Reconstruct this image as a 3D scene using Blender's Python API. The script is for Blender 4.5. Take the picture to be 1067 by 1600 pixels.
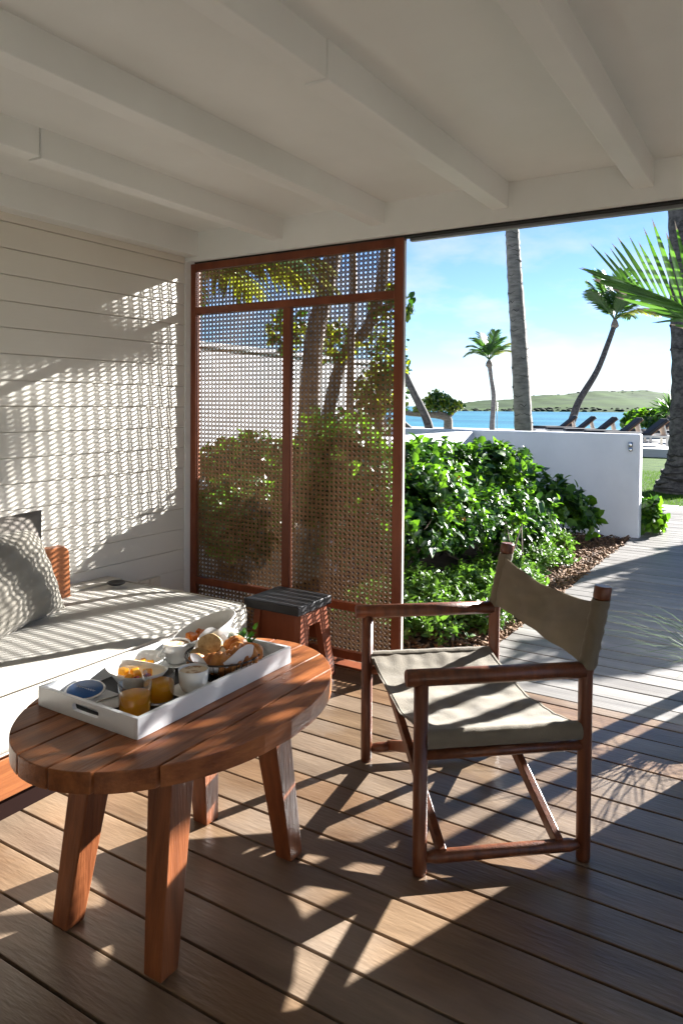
import bpy, bmesh, math, random
import numpy as np
from mathutils import Vector, Matrix, noise as mnoise
random.seed(7); rng = np.random.default_rng(11)
SC = bpy.context.scene
COL = SC.collection
for o in list(bpy.data.objects): bpy.data.objects.remove(o)

# ------------------------------------------------------------------ camera
YAW, PIT, ROL, FPX, CYPX = 0.55444, 0.02341, 0.00763, 1135.553, 659.89
f_ = Vector((-math.sin(YAW)*math.cos(PIT), math.cos(YAW)*math.cos(PIT), -math.sin(PIT)))
r_ = Vector((math.cos(YAW), math.sin(YAW), 0)); u_ = r_.cross(f_)
r2 = math.cos(ROL)*r_ + math.sin(ROL)*u_; u2 = -math.sin(ROL)*r_ + math.cos(ROL)*u_
cam_d = bpy.data.cameras.new('camera'); cam = bpy.data.objects.new('camera', cam_d); COL.objects.link(cam)
cam.matrix_world = Matrix(((r2.x, u2.x, -f_.x, 0), (r2.y, u2.y, -f_.y, 0), (r2.z, u2.z, -f_.z, 1.5), (0, 0, 0, 1)))
cam_d.sensor_fit = 'VERTICAL'; cam_d.sensor_height = 36.0; cam_d.lens = FPX/1600*36
cam_d.shift_y = -(800-CYPX)/1600; cam_d.clip_start = 0.05; cam_d.clip_end = 6000
SC.camera = cam

def ray(x, y, D):
    """world point seen at photo pixel (x, y), D metres in front of the lens: used once to survey far things"""
    x, y, D = float(x), float(y), float(D)
    return Vector((0, 0, 1.5)) + D*(f_ + r2*((x-533.5)/FPX) - u2*((y-CYPX)/FPX))

# ------------------------------------------------------------------ world, sun, exposure
SUN = Vector((0.376, 1.0, 0.405)).normalized()
EL = math.asin(SUN.z); AZ = math.atan2(SUN.x, SUN.y)
W = bpy.data.worlds.new('World'); SC.world = W; W.use_nodes = True
nt = W.node_tree; nt.nodes.clear()
def N(t, kind, **kw):
    n = t.nodes.new(kind)
    for k, v in kw.items(): setattr(n, k, v)
    return n
out = N(nt, 'ShaderNodeOutputWorld'); bg = N(nt, 'ShaderNodeBackground'); bg.inputs[1].default_value = 0.05
sky = N(nt, 'ShaderNodeTexSky'); sky.sky_type = 'NISHITA'; sky.sun_disc = False
sky.sun_elevation = EL; sky.sun_rotation = AZ; sky.altitude = 2800; sky.air_density = 1.0; sky.dust_density = 0.0; sky.ozone_density = 2.5
tc = N(nt, 'ShaderNodeTexCoord'); sep = N(nt, 'ShaderNodeSeparateXYZ'); nt.links.new(tc.outputs['Generated'], sep.inputs[0])
mp = N(nt, 'ShaderNodeMapping'); mp.inputs['Scale'].default_value = (3.2, 3.2, 8.5); nt.links.new(tc.outputs['Generated'], mp.inputs[0])
no = N(nt, 'ShaderNodeTexNoise'); no.inputs['Scale'].default_value = 1.9; no.inputs['Detail'].default_value = 7; no.inputs['Roughness'].default_value = .55
nt.links.new(mp.outputs[0], no.inputs[0])
cr = N(nt, 'ShaderNodeValToRGB'); cr.color_ramp.elements[0].position = .44; cr.color_ramp.elements[1].position = .62
nt.links.new(no.outputs[0], cr.inputs[0])
em = N(nt, 'ShaderNodeMapRange'); em.inputs[1].default_value = .02; em.inputs[2].default_value = .30; em.inputs[3].default_value = 1.0; em.inputs[4].default_value = 0.12
nt.links.new(sep.outputs[2], em.inputs[0])
mu = N(nt, 'ShaderNodeMath', operation='MULTIPLY'); nt.links.new(cr.outputs[0], mu.inputs[0]); nt.links.new(em.outputs[0], mu.inputs[1])
mx = N(nt, 'ShaderNodeMix', data_type='RGBA'); nt.links.new(mu.outputs[0], mx.inputs[0]); tint = N(nt, 'ShaderNodeMix', data_type='RGBA'); tint.blend_type = 'MULTIPLY'; tint.inputs[0].default_value = 1; tint.inputs[7].default_value = (.56, .61, .69, 1)
nt.links.new(sky.outputs[0], tint.inputs[6]); nt.links.new(tint.outputs[2], mx.inputs[6])
mx.inputs[7].default_value = (3.1, 3.15, 3.2, 1)
nt.links.new(mx.outputs[2], bg.inputs[0]); nt.links.new(bg.outputs[0], out.inputs[0])

sun_d = bpy.data.lights.new('sun', 'SUN'); sun_d.energy = 5.0; sun_d.angle = math.radians(0.55); sun_d.color = (1, .975, .94)
sun_o = bpy.data.objects.new('sun', sun_d); COL.objects.link(sun_o)
sun_o.rotation_euler = (-SUN).to_track_quat('-Z', 'Y').to_euler()
SC.view_settings.view_transform = 'Standard'; SC.view_settings.look = 'None'; SC.view_settings.gamma = 1
SC.view_settings.use_curve_mapping = False; SC.view_settings.exposure = 2.75
SC.render.engine = 'CYCLES'
SC.cycles.max_bounces = 10; SC.cycles.diffuse_bounces = 6; SC.cycles.transparent_max_bounces = 12; SC.cycles.transmission_bounces = 8

# ------------------------------------------------------------------ materials
MATS = {}
def lin(c): return tuple(c) + (1,)
def mat(name, col, rough=.6, col2=None, scale=(6, 6, 6), nscale=1.0, detail=5, amount=1.0, bump=0.0, bscale=None, rand=0.0,
        spec=.4, metal=0, coord='Object', ramp=(.35, .68), transl=0.0, tcol=None, sheen=0, dirt=None):
    m = bpy.data.materials.new(name); MATS[name] = m; m.use_nodes = True; t = m.node_tree
    b = t.nodes['Principled BSDF']; b.inputs['Roughness'].default_value = rough; b.inputs['Specular IOR Level'].default_value = spec
    b.inputs['Metallic'].default_value = metal
    if sheen: b.inputs['Sheen Weight'].default_value = sheen
    co = N(t, 'ShaderNodeTexCoord'); oi = N(t, 'ShaderNodeObjectInfo')
    vm = N(t, 'ShaderNodeVectorMath', operation='ADD')
    cv = N(t, 'ShaderNodeVectorMath', operation='SCALE'); cv.inputs[0].default_value = (7.3, 13.1, 5.7)
    t.links.new(oi.outputs['Random'], cv.inputs['Scale']); t.links.new(co.outputs[coord], vm.inputs[0]); t.links.new(cv.outputs[0], vm.inputs[1])
    ma = N(t, 'ShaderNodeMapping'); ma.inputs['Scale'].default_value = scale; t.links.new(vm.outputs[0], ma.inputs[0])
    nz = N(t, 'ShaderNodeTexNoise'); nz.inputs['Scale'].default_value = nscale; nz.inputs['Detail'].default_value = detail; nz.inputs['Roughness'].default_value = .6
    t.links.new(ma.outputs[0], nz.inputs[0])
    last = None
    if col2 is not None:
        rp = N(t, 'ShaderNodeValToRGB'); rp.color_ramp.elements[0].position = ramp[0]; rp.color_ramp.elements[1].position = ramp[1]
        rp.color_ramp.elements[0].color = lin(col); rp.color_ramp.elements[1].color = lin(col2)
        t.links.new(nz.outputs[0], rp.inputs[0]); last = rp.outputs[0]
    else:
        rg = N(t, 'ShaderNodeRGB'); rg.outputs[0].default_value = lin(col); last = rg.outputs[0]
    if dirt is not None:     # large soft stains: (colour, scale, lo, hi)
        n2 = N(t, 'ShaderNodeTexNoise'); n2.inputs['Scale'].default_value = dirt[1]; n2.inputs['Detail'].default_value = 6
        t.links.new(vm.outputs[0], n2.inputs[0])
        r2_ = N(t, 'ShaderNodeMapRange'); r2_.inputs[1].default_value = dirt[2]; r2_.inputs[2].default_value = dirt[3]; t.links.new(n2.outputs[0], r2_.inputs[0])
        m2 = N(t, 'ShaderNodeMix', data_type='RGBA'); t.links.new(r2_.outputs[0], m2.inputs[0]); t.links.new(last, m2.inputs[6]); m2.inputs[7].default_value = lin(dirt[0])
        last = m2.outputs[2]
    if rand:
        mr = N(t, 'ShaderNodeMapRange'); mr.inputs[3].default_value = 1-rand; mr.inputs[4].default_value = 1+rand; t.links.new(oi.outputs['Random'], mr.inputs[0])
        hs = N(t, 'ShaderNodeHueSaturation'); t.links.new(last, hs.inputs['Color']); t.links.new(mr.outputs[0], hs.inputs['Value']); last = hs.outputs[0]
    t.links.new(last, b.inputs['Base Color'])
    if bump:
        src = nz.outputs[0]
        if bscale is not None:
            m3 = N(t, 'ShaderNodeMapping'); m3.inputs['Scale'].default_value = bscale; t.links.new(vm.outputs[0], m3.inputs[0])
            n3 = N(t, 'ShaderNodeTexNoise'); n3.inputs['Scale'].default_value = 1; n3.inputs['Detail'].default_value = 4; t.links.new(m3.outputs[0], n3.inputs[0]); src = n3.outputs[0]
        bp = N(t, 'ShaderNodeBump'); bp.inputs['Strength'].default_value = bump; bp.inputs['Distance'].default_value = .01
        t.links.new(src, bp.inputs['Height']); t.links.new(bp.outputs[0], b.inputs['Normal'])
    if transl:
        tr = N(t, 'ShaderNodeBsdfTranslucent'); ms = N(t, 'ShaderNodeMixShader'); ms.inputs[0].default_value = transl
        if tcol is None: t.links.new(last, tr.inputs[0])
        else: tr.inputs[0].default_value = lin(tcol)
        t.links.new(b.outputs[0], ms.inputs[1]); t.links.new(tr.outputs[0], ms.inputs[2]); t.links.new(ms.outputs[0], t.nodes['Material Output'].inputs[0])
    return m

PAINT = mat('white_paint', (.79, .815, .80), .5, (.84, .865, .85), (1.3, 1.3, 1.3), bump=.04, bscale=(40, 40, 40), dirt=((.70, .715, .69), .8, .50, .80))
SIDING = mat('siding_paint', (.70, .665, .585), .5, (.745, .71, .63), (2, 1, 2), rand=.02, bump=.05, bscale=(60, 4, 60))
TEAK = mat('oiled_teak', (.165, .048, .014), .38, (.36, .125, .038), (26, 1.5, 26), detail=9, bump=.16, bscale=(150, 6, 150), rand=.13, spec=.45)
TEAKZ = mat('oiled_teak_upright', (.125, .036, .012), .40, (.27, .088, .03), (26, 26, 1.6), detail=9, bump=.15, bscale=(150, 150, 6), rand=.08, spec=.45)
CHAIRW = mat('dark_teak_chair', (.075, .021, .009), .38, (.185, .058, .021), (26, 26, 2.0), detail=9, bump=.14, bscale=(150, 150, 8), rand=.1, spec=.5)
FRAME = mat('red_brown_wood', (.14, .036, .014), .45, (.22, .062, .024), (10, 10, 1.5), bump=.06, bscale=(70, 70, 6), rand=.06)
DECK = mat('weathered_deck', (.060, .031, .014), .36, (.262, .178, .106), (1.6, 8, 8), detail=11, bump=.18, bscale=(14, 80, 80), rand=.22, spec=.65, ramp=(.2, .88), dirt=((.22, .185, .15), 1.9, .52, .85))
DECKB = mat('reddish_deck', (.064, .030, .013), .36, (.245, .156, .088), (1.9, 9, 9), detail=11, bump=.18, bscale=(14, 80, 80), rand=.2, spec=.65, ramp=(.2, .88), dirt=((.23, .19, .15), 1.6, .5, .85))
DECKC = mat('greyed_deck', (.068, .043, .027), .38, (.268, .20, .138), (1.4, 7, 7), detail=11, bump=.18, bscale=(14, 80, 80), rand=.2, spec=.5, ramp=(.25, .8), dirt=((.14, .10, .07), 1.4, .5, .85))
WALK = mat('grey_walk_boards', (.125, .116, .106), .48, (.245, .23, .212), (.8, 12, 12), detail=7, bump=.22, bscale=(4, 120, 120), rand=.14, spec=.3, dirt=((.14, .125, .11), 1.3, .55, .85))
CANVAS = mat('taupe_canvas', (.16, .138, .10), .85, (.21, .182, .135), (5, 5, 5), bump=.25, bscale=(260, 260, 260), spec=.15, sheen=.2, transl=.12)
CUSH = mat('beige_upholstery', (.43, .405, .35), .9, (.49, .465, .41), (4, 4, 4), bump=.3, bscale=(240, 240, 240), spec=.12, sheen=.2)
PILLOW = mat('grey_taupe_linen', (.235, .215, .178), .9, (.285, .265, .222), (5, 5, 5), bump=.3, bscale=(220, 220, 220), spec=.12, sheen=.2)
BACKC = mat('dark_taupe_linen', (.20, .18, .16), .9, (.24, .22, .19), (5, 5, 5), bump=.3, bscale=(220, 220, 220), spec=.12)
CANE = mat('woven_cane', (.19, .10, .038), .5, (.28, .16, .066), (30, 30, 30), transl=.30)
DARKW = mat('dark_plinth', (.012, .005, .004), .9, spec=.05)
BLACKTOP = mat('black_stained_wood', (.012, .012, .014), .45, (.024, .024, .027), (6, 60, 6), bump=.05, bscale=(6, 120, 6), rand=.1)
TRAYM = mat('white_lacquer', (.74, .75, .77), .28, (.79, .80, .81), (3, 3, 3), spec=.5)
BLACKM = mat('black_mat', (.012, .012, .013), .6)
CHINA = mat('white_china', (.80, .80, .78), .12, spec=.6)
PAPER = mat('white_napkin', (.78, .79, .82), .85, (.84, .84, .85), (12, 12, 12), bump=.1, bscale=(90, 90, 90), transl=.2)
BLUEC = mat('blue_print', (.012, .10, .32), .45)
WHITEI = mat('white_print', (.8, .82, .85), .5)
COFFEE = mat('coffee_foam', (.38, .20, .085), .6, (.74, .60, .43), (22, 22, 22), nscale=1.4, detail=2, ramp=(.42, .56))
JUICE = mat('orange_juice', (.95, .46, .012), .35, (.98, .52, .02), (20, 20, 20), transl=.5, tcol=(1, .62, .03))
MELON = mat('orange_fruit', (.80, .19, .02), .35, (.88, .30, .05), (20, 20, 20), transl=.2)
MANGO = mat('yellow_fruit', (.85, .50, .03), .35, (.9, .36, .02), (30, 30, 30), transl=.2)
BERRY = mat('red_fruit', (.30, .02, .02), .3)
CRUST = mat('golden_crust', (.34, .105, .022), .45, (.62, .28, .075), (22, 22, 22), detail=6, bump=.4, bscale=(60, 60, 60))
BREAD = mat('seeded_bread', (.30, .20, .085), .8, (.52, .40, .20), (60, 60, 60), detail=6, bump=.5, bscale=(90, 90, 90))
WIRE = mat('dark_wire', (.05, .04, .035), .4, metal=.7)
STEEL = mat('steel', (.5, .5, .5), .25, metal=1)
GREYMET = mat('grey_track', (.32, .33, .34), .4, metal=.6)
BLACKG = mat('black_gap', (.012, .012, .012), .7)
CONC = mat('white_render', (.57, .59, .62), .7, (.64, .66, .69), (1.5, 1.5, 1.5), bump=.08, bscale=(25, 25, 25), dirt=((.52, .53, .53), 1.6, .55, .9))
SOIL = mat('dark_soil', (.03, .018, .011), .95, (.075, .045, .026), (9, 9, 9), bump=.8)
CHIP = mat('bark_mulch', (.07, .035, .018), .9, (.24, .14, .075), (14, 14, 14), ramp=(.3, .7))
LAWN = mat('lawn', (.022, .055, .008), .9, (.055, .10, .014), (2.2, 2.2, 2.2), detail=8, spec=.05, bump=.8, bscale=(40, 40, 40))
BLADE = mat('grass_blade', (.04, .095, .012), .65, (.08, .14, .022), (8, 8, 8), spec=.12, transl=.35, tcol=(.09, .18, .018))
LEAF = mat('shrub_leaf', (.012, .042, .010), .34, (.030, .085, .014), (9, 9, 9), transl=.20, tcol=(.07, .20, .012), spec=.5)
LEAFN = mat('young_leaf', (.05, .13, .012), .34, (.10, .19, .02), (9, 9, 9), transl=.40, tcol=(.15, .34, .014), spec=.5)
LEAFY = mat('yellowing_leaf', (.42, .26, .03), .4, (.50, .16, .03), (9, 9, 9), transl=.3)
GCOV = mat('ground_cover_leaf', (.045, .115, .016), .45, (.105, .19, .032), (7, 7, 7), transl=.35, tcol=(.14, .29, .028))
FROND = mat('palm_leaflet', (.022, .07, .016), .42, (.05, .12, .022), (5, 5, 5), transl=.32, tcol=(.10, .24, .02), spec=.5)
FRONDN = mat('bright_palm_leaflet', (.011, .040, .006), .5, (.032, .082, .011), (4, 4, 4), transl=.36, tcol=(.065, .17, .010), spec=.2)
FRONDY = mat('yellow_palm_leaflet', (.14, .17, .02), .4, (.26, .24, .04), (4, 4, 4), transl=.4, tcol=(.35, .40, .03))
TRUNK = mat('palm_bark', (.10, .088, .08), .9, (.225, .20, .18), (5, 5, 16), detail=7, bump=.9, bscale=(22, 22, 60), ramp=(.32, .62))
TRUNKD = mat('dark_palm_bark', (.03, .027, .027), .9, (.105, .094, .09), (9, 9, 14), detail=7, bump=1.0, bscale=(30, 30, 22), ramp=(.36, .66))
SCARM = mat('dark_scar', (.03, .026, .022), .95)
BARK = mat('grey_bark', (.12, .095, .075), .9, (.24, .20, .165), (8, 8, 20), bump=.6)
GRAPE = mat('round_leaf', (.05, .11, .012), .35, (.12, .17, .02), (5, 5, 5), transl=.4, tcol=(.40, .46, .02), spec=.5)
TERR = mat('pale_terrace', (.36, .36, .35), .8, (.44, .44, .43), (1, 1, 1))
LCUSH = mat('charcoal_cushion', (.022, .022, .026), .85, (.032, .032, .036), (4, 4, 4))
LFRAME = mat('white_lounger_frame', (.62, .58, .52), .5)
LWOOD = mat('lounger_wood', (.24, .12, .06), .6)
SAND = mat('beach_sand', (.32, .28, .22), .95, (.40, .35, .28), (1, 1, 1))
ISLE = mat('island_scrub', (.010, .030, .005), .95, (.037, .074, .013), (.026, .026, .09), detail=12, ramp=(.36, .64), dirt=((.040, .046, .018), .007, .62, .85), spec=.05)
SCRUB = mat('island_bush', (.009, .02, .007), .95, (.018, .034, .011), (.05, .05, .05))
ROOFM = mat('pale_shingle', (.40, .39, .37), .85, (.54, .53, .50), (3, 14, 14), bump=.5)
GLASSD = mat('dark_pane', (.02, .025, .03), .08, spec=.8)
PLAST = mat('ivory_plastic', (.70, .64, .52), .4)
POTM = mat('black_pot', (.012, .012, .012), .45)
CORK = mat('pale_cap', (.62, .58, .50), .7)
JAM = mat('amber_jam', (.20, .05, .01), .25)

def glass_mat():
    m = bpy.data.materials.new('clear_glass'); m.use_nodes = True; t = m.node_tree; t.nodes.remove(t.nodes['Principled BSDF'])
    tr = N(t, 'ShaderNodeBsdfTransparent'); tr.inputs[0].default_value = (.985, .99, .985, 1); gl = N(t, 'ShaderNodeBsdfGlossy'); gl.inputs['Roughness'].default_value = .03
    lw = N(t, 'ShaderNodeLayerWeight'); lw.inputs[0].default_value = .15; ms = N(t, 'ShaderNodeMixShader')
    t.links.new(lw.outputs['Facing'], ms.inputs[0]); t.links.new(tr.outputs[0], ms.inputs[1]); t.links.new(gl.outputs[0], ms.inputs[2]); t.links.new(ms.outputs[0], t.nodes['Material Output'].inputs[0])
    return m
GLASS = glass_mat()
def water_mat():
    m = bpy.data.materials.new('sea_water'); m.use_nodes = True; t = m.node_tree; b = t.nodes['Principled BSDF']
    co = N(t, 'ShaderNodeTexCoord'); ma = N(t, 'ShaderNodeMapping'); ma.inputs['Scale'].default_value = (.012, .045, 1); ma.inputs['Rotation'].default_value = (0, 0, .5)
    t.links.new(co.outputs['Object'], ma.inputs[0]); nz = N(t, 'ShaderNodeTexNoise'); nz.inputs['Scale'].default_value = 1; nz.inputs['Detail'].default_value = 8
    t.links.new(ma.outputs[0], nz.inputs[0]); rp = N(t, 'ShaderNodeValToRGB'); rp.color_ramp.elements[0].position = .35; rp.color_ramp.elements[1].position = .7
    rp.color_ramp.elements[0].color = (.006, .085, .135, 1); rp.color_ramp.elements[1].color = (.028, .165, .205, 1)
    t.links.new(nz.outputs[0], rp.inputs[0]); t.links.new(rp.outputs[0], b.inputs['Base Color'])
    b.inputs['Roughness'].default_value = .35; b.inputs['Specular IOR Level'].default_value = .25
    m2 = N(t, 'ShaderNodeMapping'); m2.inputs['Scale'].default_value = (.5, 1.6, 1); t.links.new(co.outputs['Object'], m2.inputs[0])
    n2 = N(t, 'ShaderNodeTexNoise'); n2.inputs['Detail'].default_value = 6; n2.inputs['Scale'].default_value = .8; t.links.new(m2.outputs[0], n2.inputs[0])
    bp = N(t, 'ShaderNodeBump'); bp.inputs['Strength'].default_value = .5; bp.inputs['Distance'].default_value = .4; t.links.new(n2.outputs[0], bp.inputs['Height']); t.links.new(bp.outputs[0], b.inputs['Normal'])
    return m
WATER = water_mat()

# ------------------------------------------------------------------ mesh helpers
def wloc(o):
    v = Vector((0, 0, 0))
    while o is not None: v += o.location; o = o.parent
    return v
class MB:
    def __init__(s): s.v = []; s.f = []; s.m = []; s.sm = []
    def add(s, vs, fs, mi=0, smooth=False):
        k = len(s.v); s.v += [tuple(v) for v in vs]; s.f += [tuple(i+k for i in f) for f in fs]; s.m += [mi]*len(fs); s.sm += [smooth]*len(fs); return s
    def box(s, x0, x1, y0, y1, z0, z1, mi=0):
        return s.add([(x0, y0, z0), (x1, y0, z0), (x1, y1, z0), (x0, y1, z0), (x0, y0, z1), (x1, y0, z1), (x1, y1, z1), (x0, y1, z1)],
                     [(0, 3, 2, 1), (4, 5, 6, 7), (0, 1, 5, 4), (1, 2, 6, 5), (2, 3, 7, 6), (3, 0, 4, 7)], mi)
    def bbox(s, x0, x1, y0, y1, z0, z1, b=.004, seg=2, mi=0, smooth=False):
        bm = bmesh.new(); bmesh.ops.create_cube(bm, size=1)
        for v in bm.verts: v.co = Vector(((x0+x1)/2+v.co.x*(x1-x0), (y0+y1)/2+v.co.y*(y1-y0), (z0+z1)/2+v.co.z*(z1-z0)))
        bmesh.ops.bevel(bm, geom=bm.edges[:], offset=b, segments=seg, affect='EDGES', profile=.5)
        bm.verts.index_update(); vs = [v.co[:] for v in bm.verts]; fs = [[v.index for v in f.verts] for f in bm.faces]; bm.free()
        return s.add(vs, fs, mi, smooth)
    def hull(s, bot, top, mi=0):            # two quads joined: tapered post
        return s.add(list(bot)+list(top), [(0, 3, 2, 1), (4, 5, 6, 7)]+[(i, (i+1) % 4, 4+(i+1) % 4, 4+i) for i in range(4)], mi)
    def tube(s, pts, rad, n=10, mi=0, cap=True, smooth=True):
        pts = [Vector(p) for p in pts]; rad = [rad]*len(pts) if not hasattr(rad, '__len__') else list(rad)
        ref = None; vs = []
        for i, p in enumerate(pts):
            d = (pts[min(i+1, len(pts)-1)]-pts[max(i-1, 0)]).normalized()
            if ref is None: ref = Vector((0, 0, 1)) if abs(d.z) < .9 else Vector((1, 0, 0))
            a = ref-d*ref.dot(d); a.normalize(); b = d.cross(a); ref = a
            for k in range(n):
                t = 2*math.pi*k/n; vs.append(p+rad[i]*(math.cos(t)*a+math.sin(t)*b))
        fs = [(i*n+k, i*n+(k+1) % n, (i+1)*n+(k+1) % n, (i+1)*n+k) for i in range(len(pts)-1) for k in range(n)]
        s.add(vs, fs, mi, smooth)
        if cap:
            k0 = len(s.v)-len(vs); s.f += [tuple(k0+k for k in range(n))[::-1], tuple(k0+(len(pts)-1)*n+k for k in range(n))]; s.m += [mi]*2; s.sm += [False]*2
        return s
    def lathe(s, c, prof, n=32, mi=0, sx=1, sy=1, smooth=True, xf=None):
        vs = []; c = Vector(c)
        for (r, z) in prof:
            for k in range(n):
                t = 2*math.pi*k/n; p = Vector((r*sx*math.cos(t), r*sy*math.sin(t), z))
                if xf: p = xf(p)
                vs.append(c+p)
        fs = [(i*n+k, i*n+(k+1) % n, (i+1)*n+(k+1) % n, (i+1)*n+k) for i in range(len(prof)-1) for k in range(n)]
        return s.add(vs, fs, mi, smooth)
    def prism(s, poly, z0, z1, mi=0):       # poly: xy list (ccw)
        n = len(poly); return s.add([(x, y, z0) for x, y in poly]+[(x, y, z1) for x, y in poly], [tuple(range(n))[::-1], tuple(range(n, 2*n))]+[(i, (i+1) % n, n+(i+1) % n, n+i) for i in range(n)], mi)
    def grid(s, fn, nu, nv, mi=0, smooth=True, close_u=False):
        vs = [fn(i/nu, j/nv) for i in range(nu+1) for j in range(nv+1)]
        fs = [(i*(nv+1)+j, (i+1)*(nv+1)+j, (i+1)*(nv+1)+j+1, i*(nv+1)+j+1) for i in range(nu) for j in range(nv)]
        return s.add(vs, fs, mi, smooth)
    def mesh(s, name, mats, off=Vector((0, 0, 0)), bevel=0):
        me = bpy.data.meshes.new(name); me.from_pydata([(v[0]-off[0], v[1]-off[1], v[2]-off[2]) for v in s.v], [], s.f)
        for m in (mats if isinstance(mats, (list, tuple)) else [mats]): me.materials.append(m)
        me.polygons.foreach_set('material_index', s.m); me.polygons.foreach_set('use_smooth', s.sm)
        if bevel:
            bm = bmesh.new(); bm.from_mesh(me); bmesh.ops.remove_doubles(bm, verts=bm.verts[:], dist=1e-5)
            es = [e for e in bm.edges if len(e.link_faces) == 2 and e.calc_face_angle(0) > .6]
            bmesh.ops.bevel(bm, geom=es, offset=bevel, segments=2, affect='EDGES', profile=.5); bm.to_mesh(me); bm.free()
        me.update(); return me
    def build(s, name, mats, parent=None, bevel=0, kind=None):
        off = wloc(parent) if parent is not None else Vector((0, 0, 0))
        o = bpy.data.objects.new(name, s.mesh(name, mats, off, bevel)); COL.objects.link(o)
        if parent is not None: o.parent = parent
        if kind: o['kind'] = kind
        return o
def tag(o, label, cat, group=None):
    o['label'] = label; o['category'] = cat
    if group: o['group'] = group
    return o
def thing(name, loc, label, cat, group=None):
    o = bpy.data.objects.new(name, None); COL.objects.link(o); o.location = loc; o.empty_display_size = .1
    return tag(o, label, cat, group)
def struct(o): o['kind'] = 'structure'; return o
def empty_struct(name, loc=(0, 0, 0)):
    o = bpy.data.objects.new(name, None); COL.objects.link(o); o.location = loc; o['kind'] = 'structure'; return o
def inst(name, me, loc, parent, rot=None, scale=None):
    o = bpy.data.objects.new(name, me); COL.objects.link(o)
    o.location = Vector(loc)-(wloc(parent) if parent is not None else Vector((0, 0, 0)))
    if parent is not None: o.parent = parent
    if rot is not None: o.rotation_euler = rot
    if scale is not None: o.scale = scale
    return o

# ------------------------------------------------------------------ leaves
LT = np.array([(0, 0, 0), (.28, .85, .10), (.28, -.85, .10), (.32, 0, -.02), (.68, .72, .06), (.68, -.72, .06), (.70, 0, -.04), (1, 0, -.14)], float)
LFACES = [(0, 3, 1), (0, 2, 3), (1, 3, 6, 4), (3, 2, 5, 6), (4, 6, 7), (6, 5, 7)]
def leaf_cloud(P, D, U, L, Wd, rt=LT, fc=LFACES):
    """P base points, D leaf directions, U normals (n,3); L lengths, Wd half widths"""
    D = D/np.linalg.norm(D, axis=1, keepdims=True); S = np.cross(U, D); S /= np.linalg.norm(S, axis=1, keepdims=True)+1e-9; U = np.cross(D, S)
    V = P[:, None, :]+rt[None, :, 0:1]*L[:, None, None]*D[:, None, :]+rt[None, :, 1:2]*Wd[:, None, None]*S[:, None, :]+rt[None, :, 2:3]*L[:, None, None]*U[:, None, :]
    return V.reshape(-1, 3)
def cloud_obj(name, V, n, mats, midx, parent=None, k=8, fc=LFACES, kind='stuff'):
    off = np.array(wloc(parent)) if parent is not None else np.zeros(3)
    V = V-off; nv = len(V)
    loops = np.concatenate([np.array(f) for f in fc]); sizes = np.array([len(f) for f in fc]); per = len(loops)
    LI = (loops[None, :]+np.arange(n)[:, None]*k).ravel(); starts1 = np.concatenate([[0], np.cumsum(sizes)[:-1]])
    ST = (starts1[None, :]+np.arange(n)[:, None]*per).ravel(); TT = np.tile(sizes, n)
    me = bpy.data.meshes.new(name); me.vertices.add(nv); me.vertices.foreach_set('co', V.astype(np.float32).ravel())
    me.loops.add(len(LI)); me.loops.foreach_set('vertex_index', LI.astype(np.int32))
    me.polygons.add(len(ST)); me.polygons.foreach_set('loop_start', ST.astype(np.int32)); me.polygons.foreach_set('loop_total', TT.astype(np.int32))
    for m in mats: me.materials.append(m)
    me.polygons.foreach_set('material_index', np.repeat(midx, len(fc)).astype(np.int32)); me.polygons.foreach_set('use_smooth', np.ones(len(ST), bool))
    me.update(calc_edges=True); me.validate()
    o = bpy.data.objects.new(name, me); COL.objects.link(o)
    if parent is not None: o.parent = parent
    if kind: o['kind'] = kind
    return o
def unit(n):
    v = rng.normal(size=(n, 3)); return v/np.linalg.norm(v, axis=1, keepdims=True)

def leaf_mesh(name, m):
    b = MB(); b.add([tuple(np.array([p[0], p[1]*.36, p[2]])) for p in LT], LFACES, smooth=True); return b.mesh(name, m)
LEAF_ME = [leaf_mesh('leaf_green', LEAF), leaf_mesh('leaf_young', LEAFN), leaf_mesh('leaf_yellow', LEAFY)]

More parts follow.
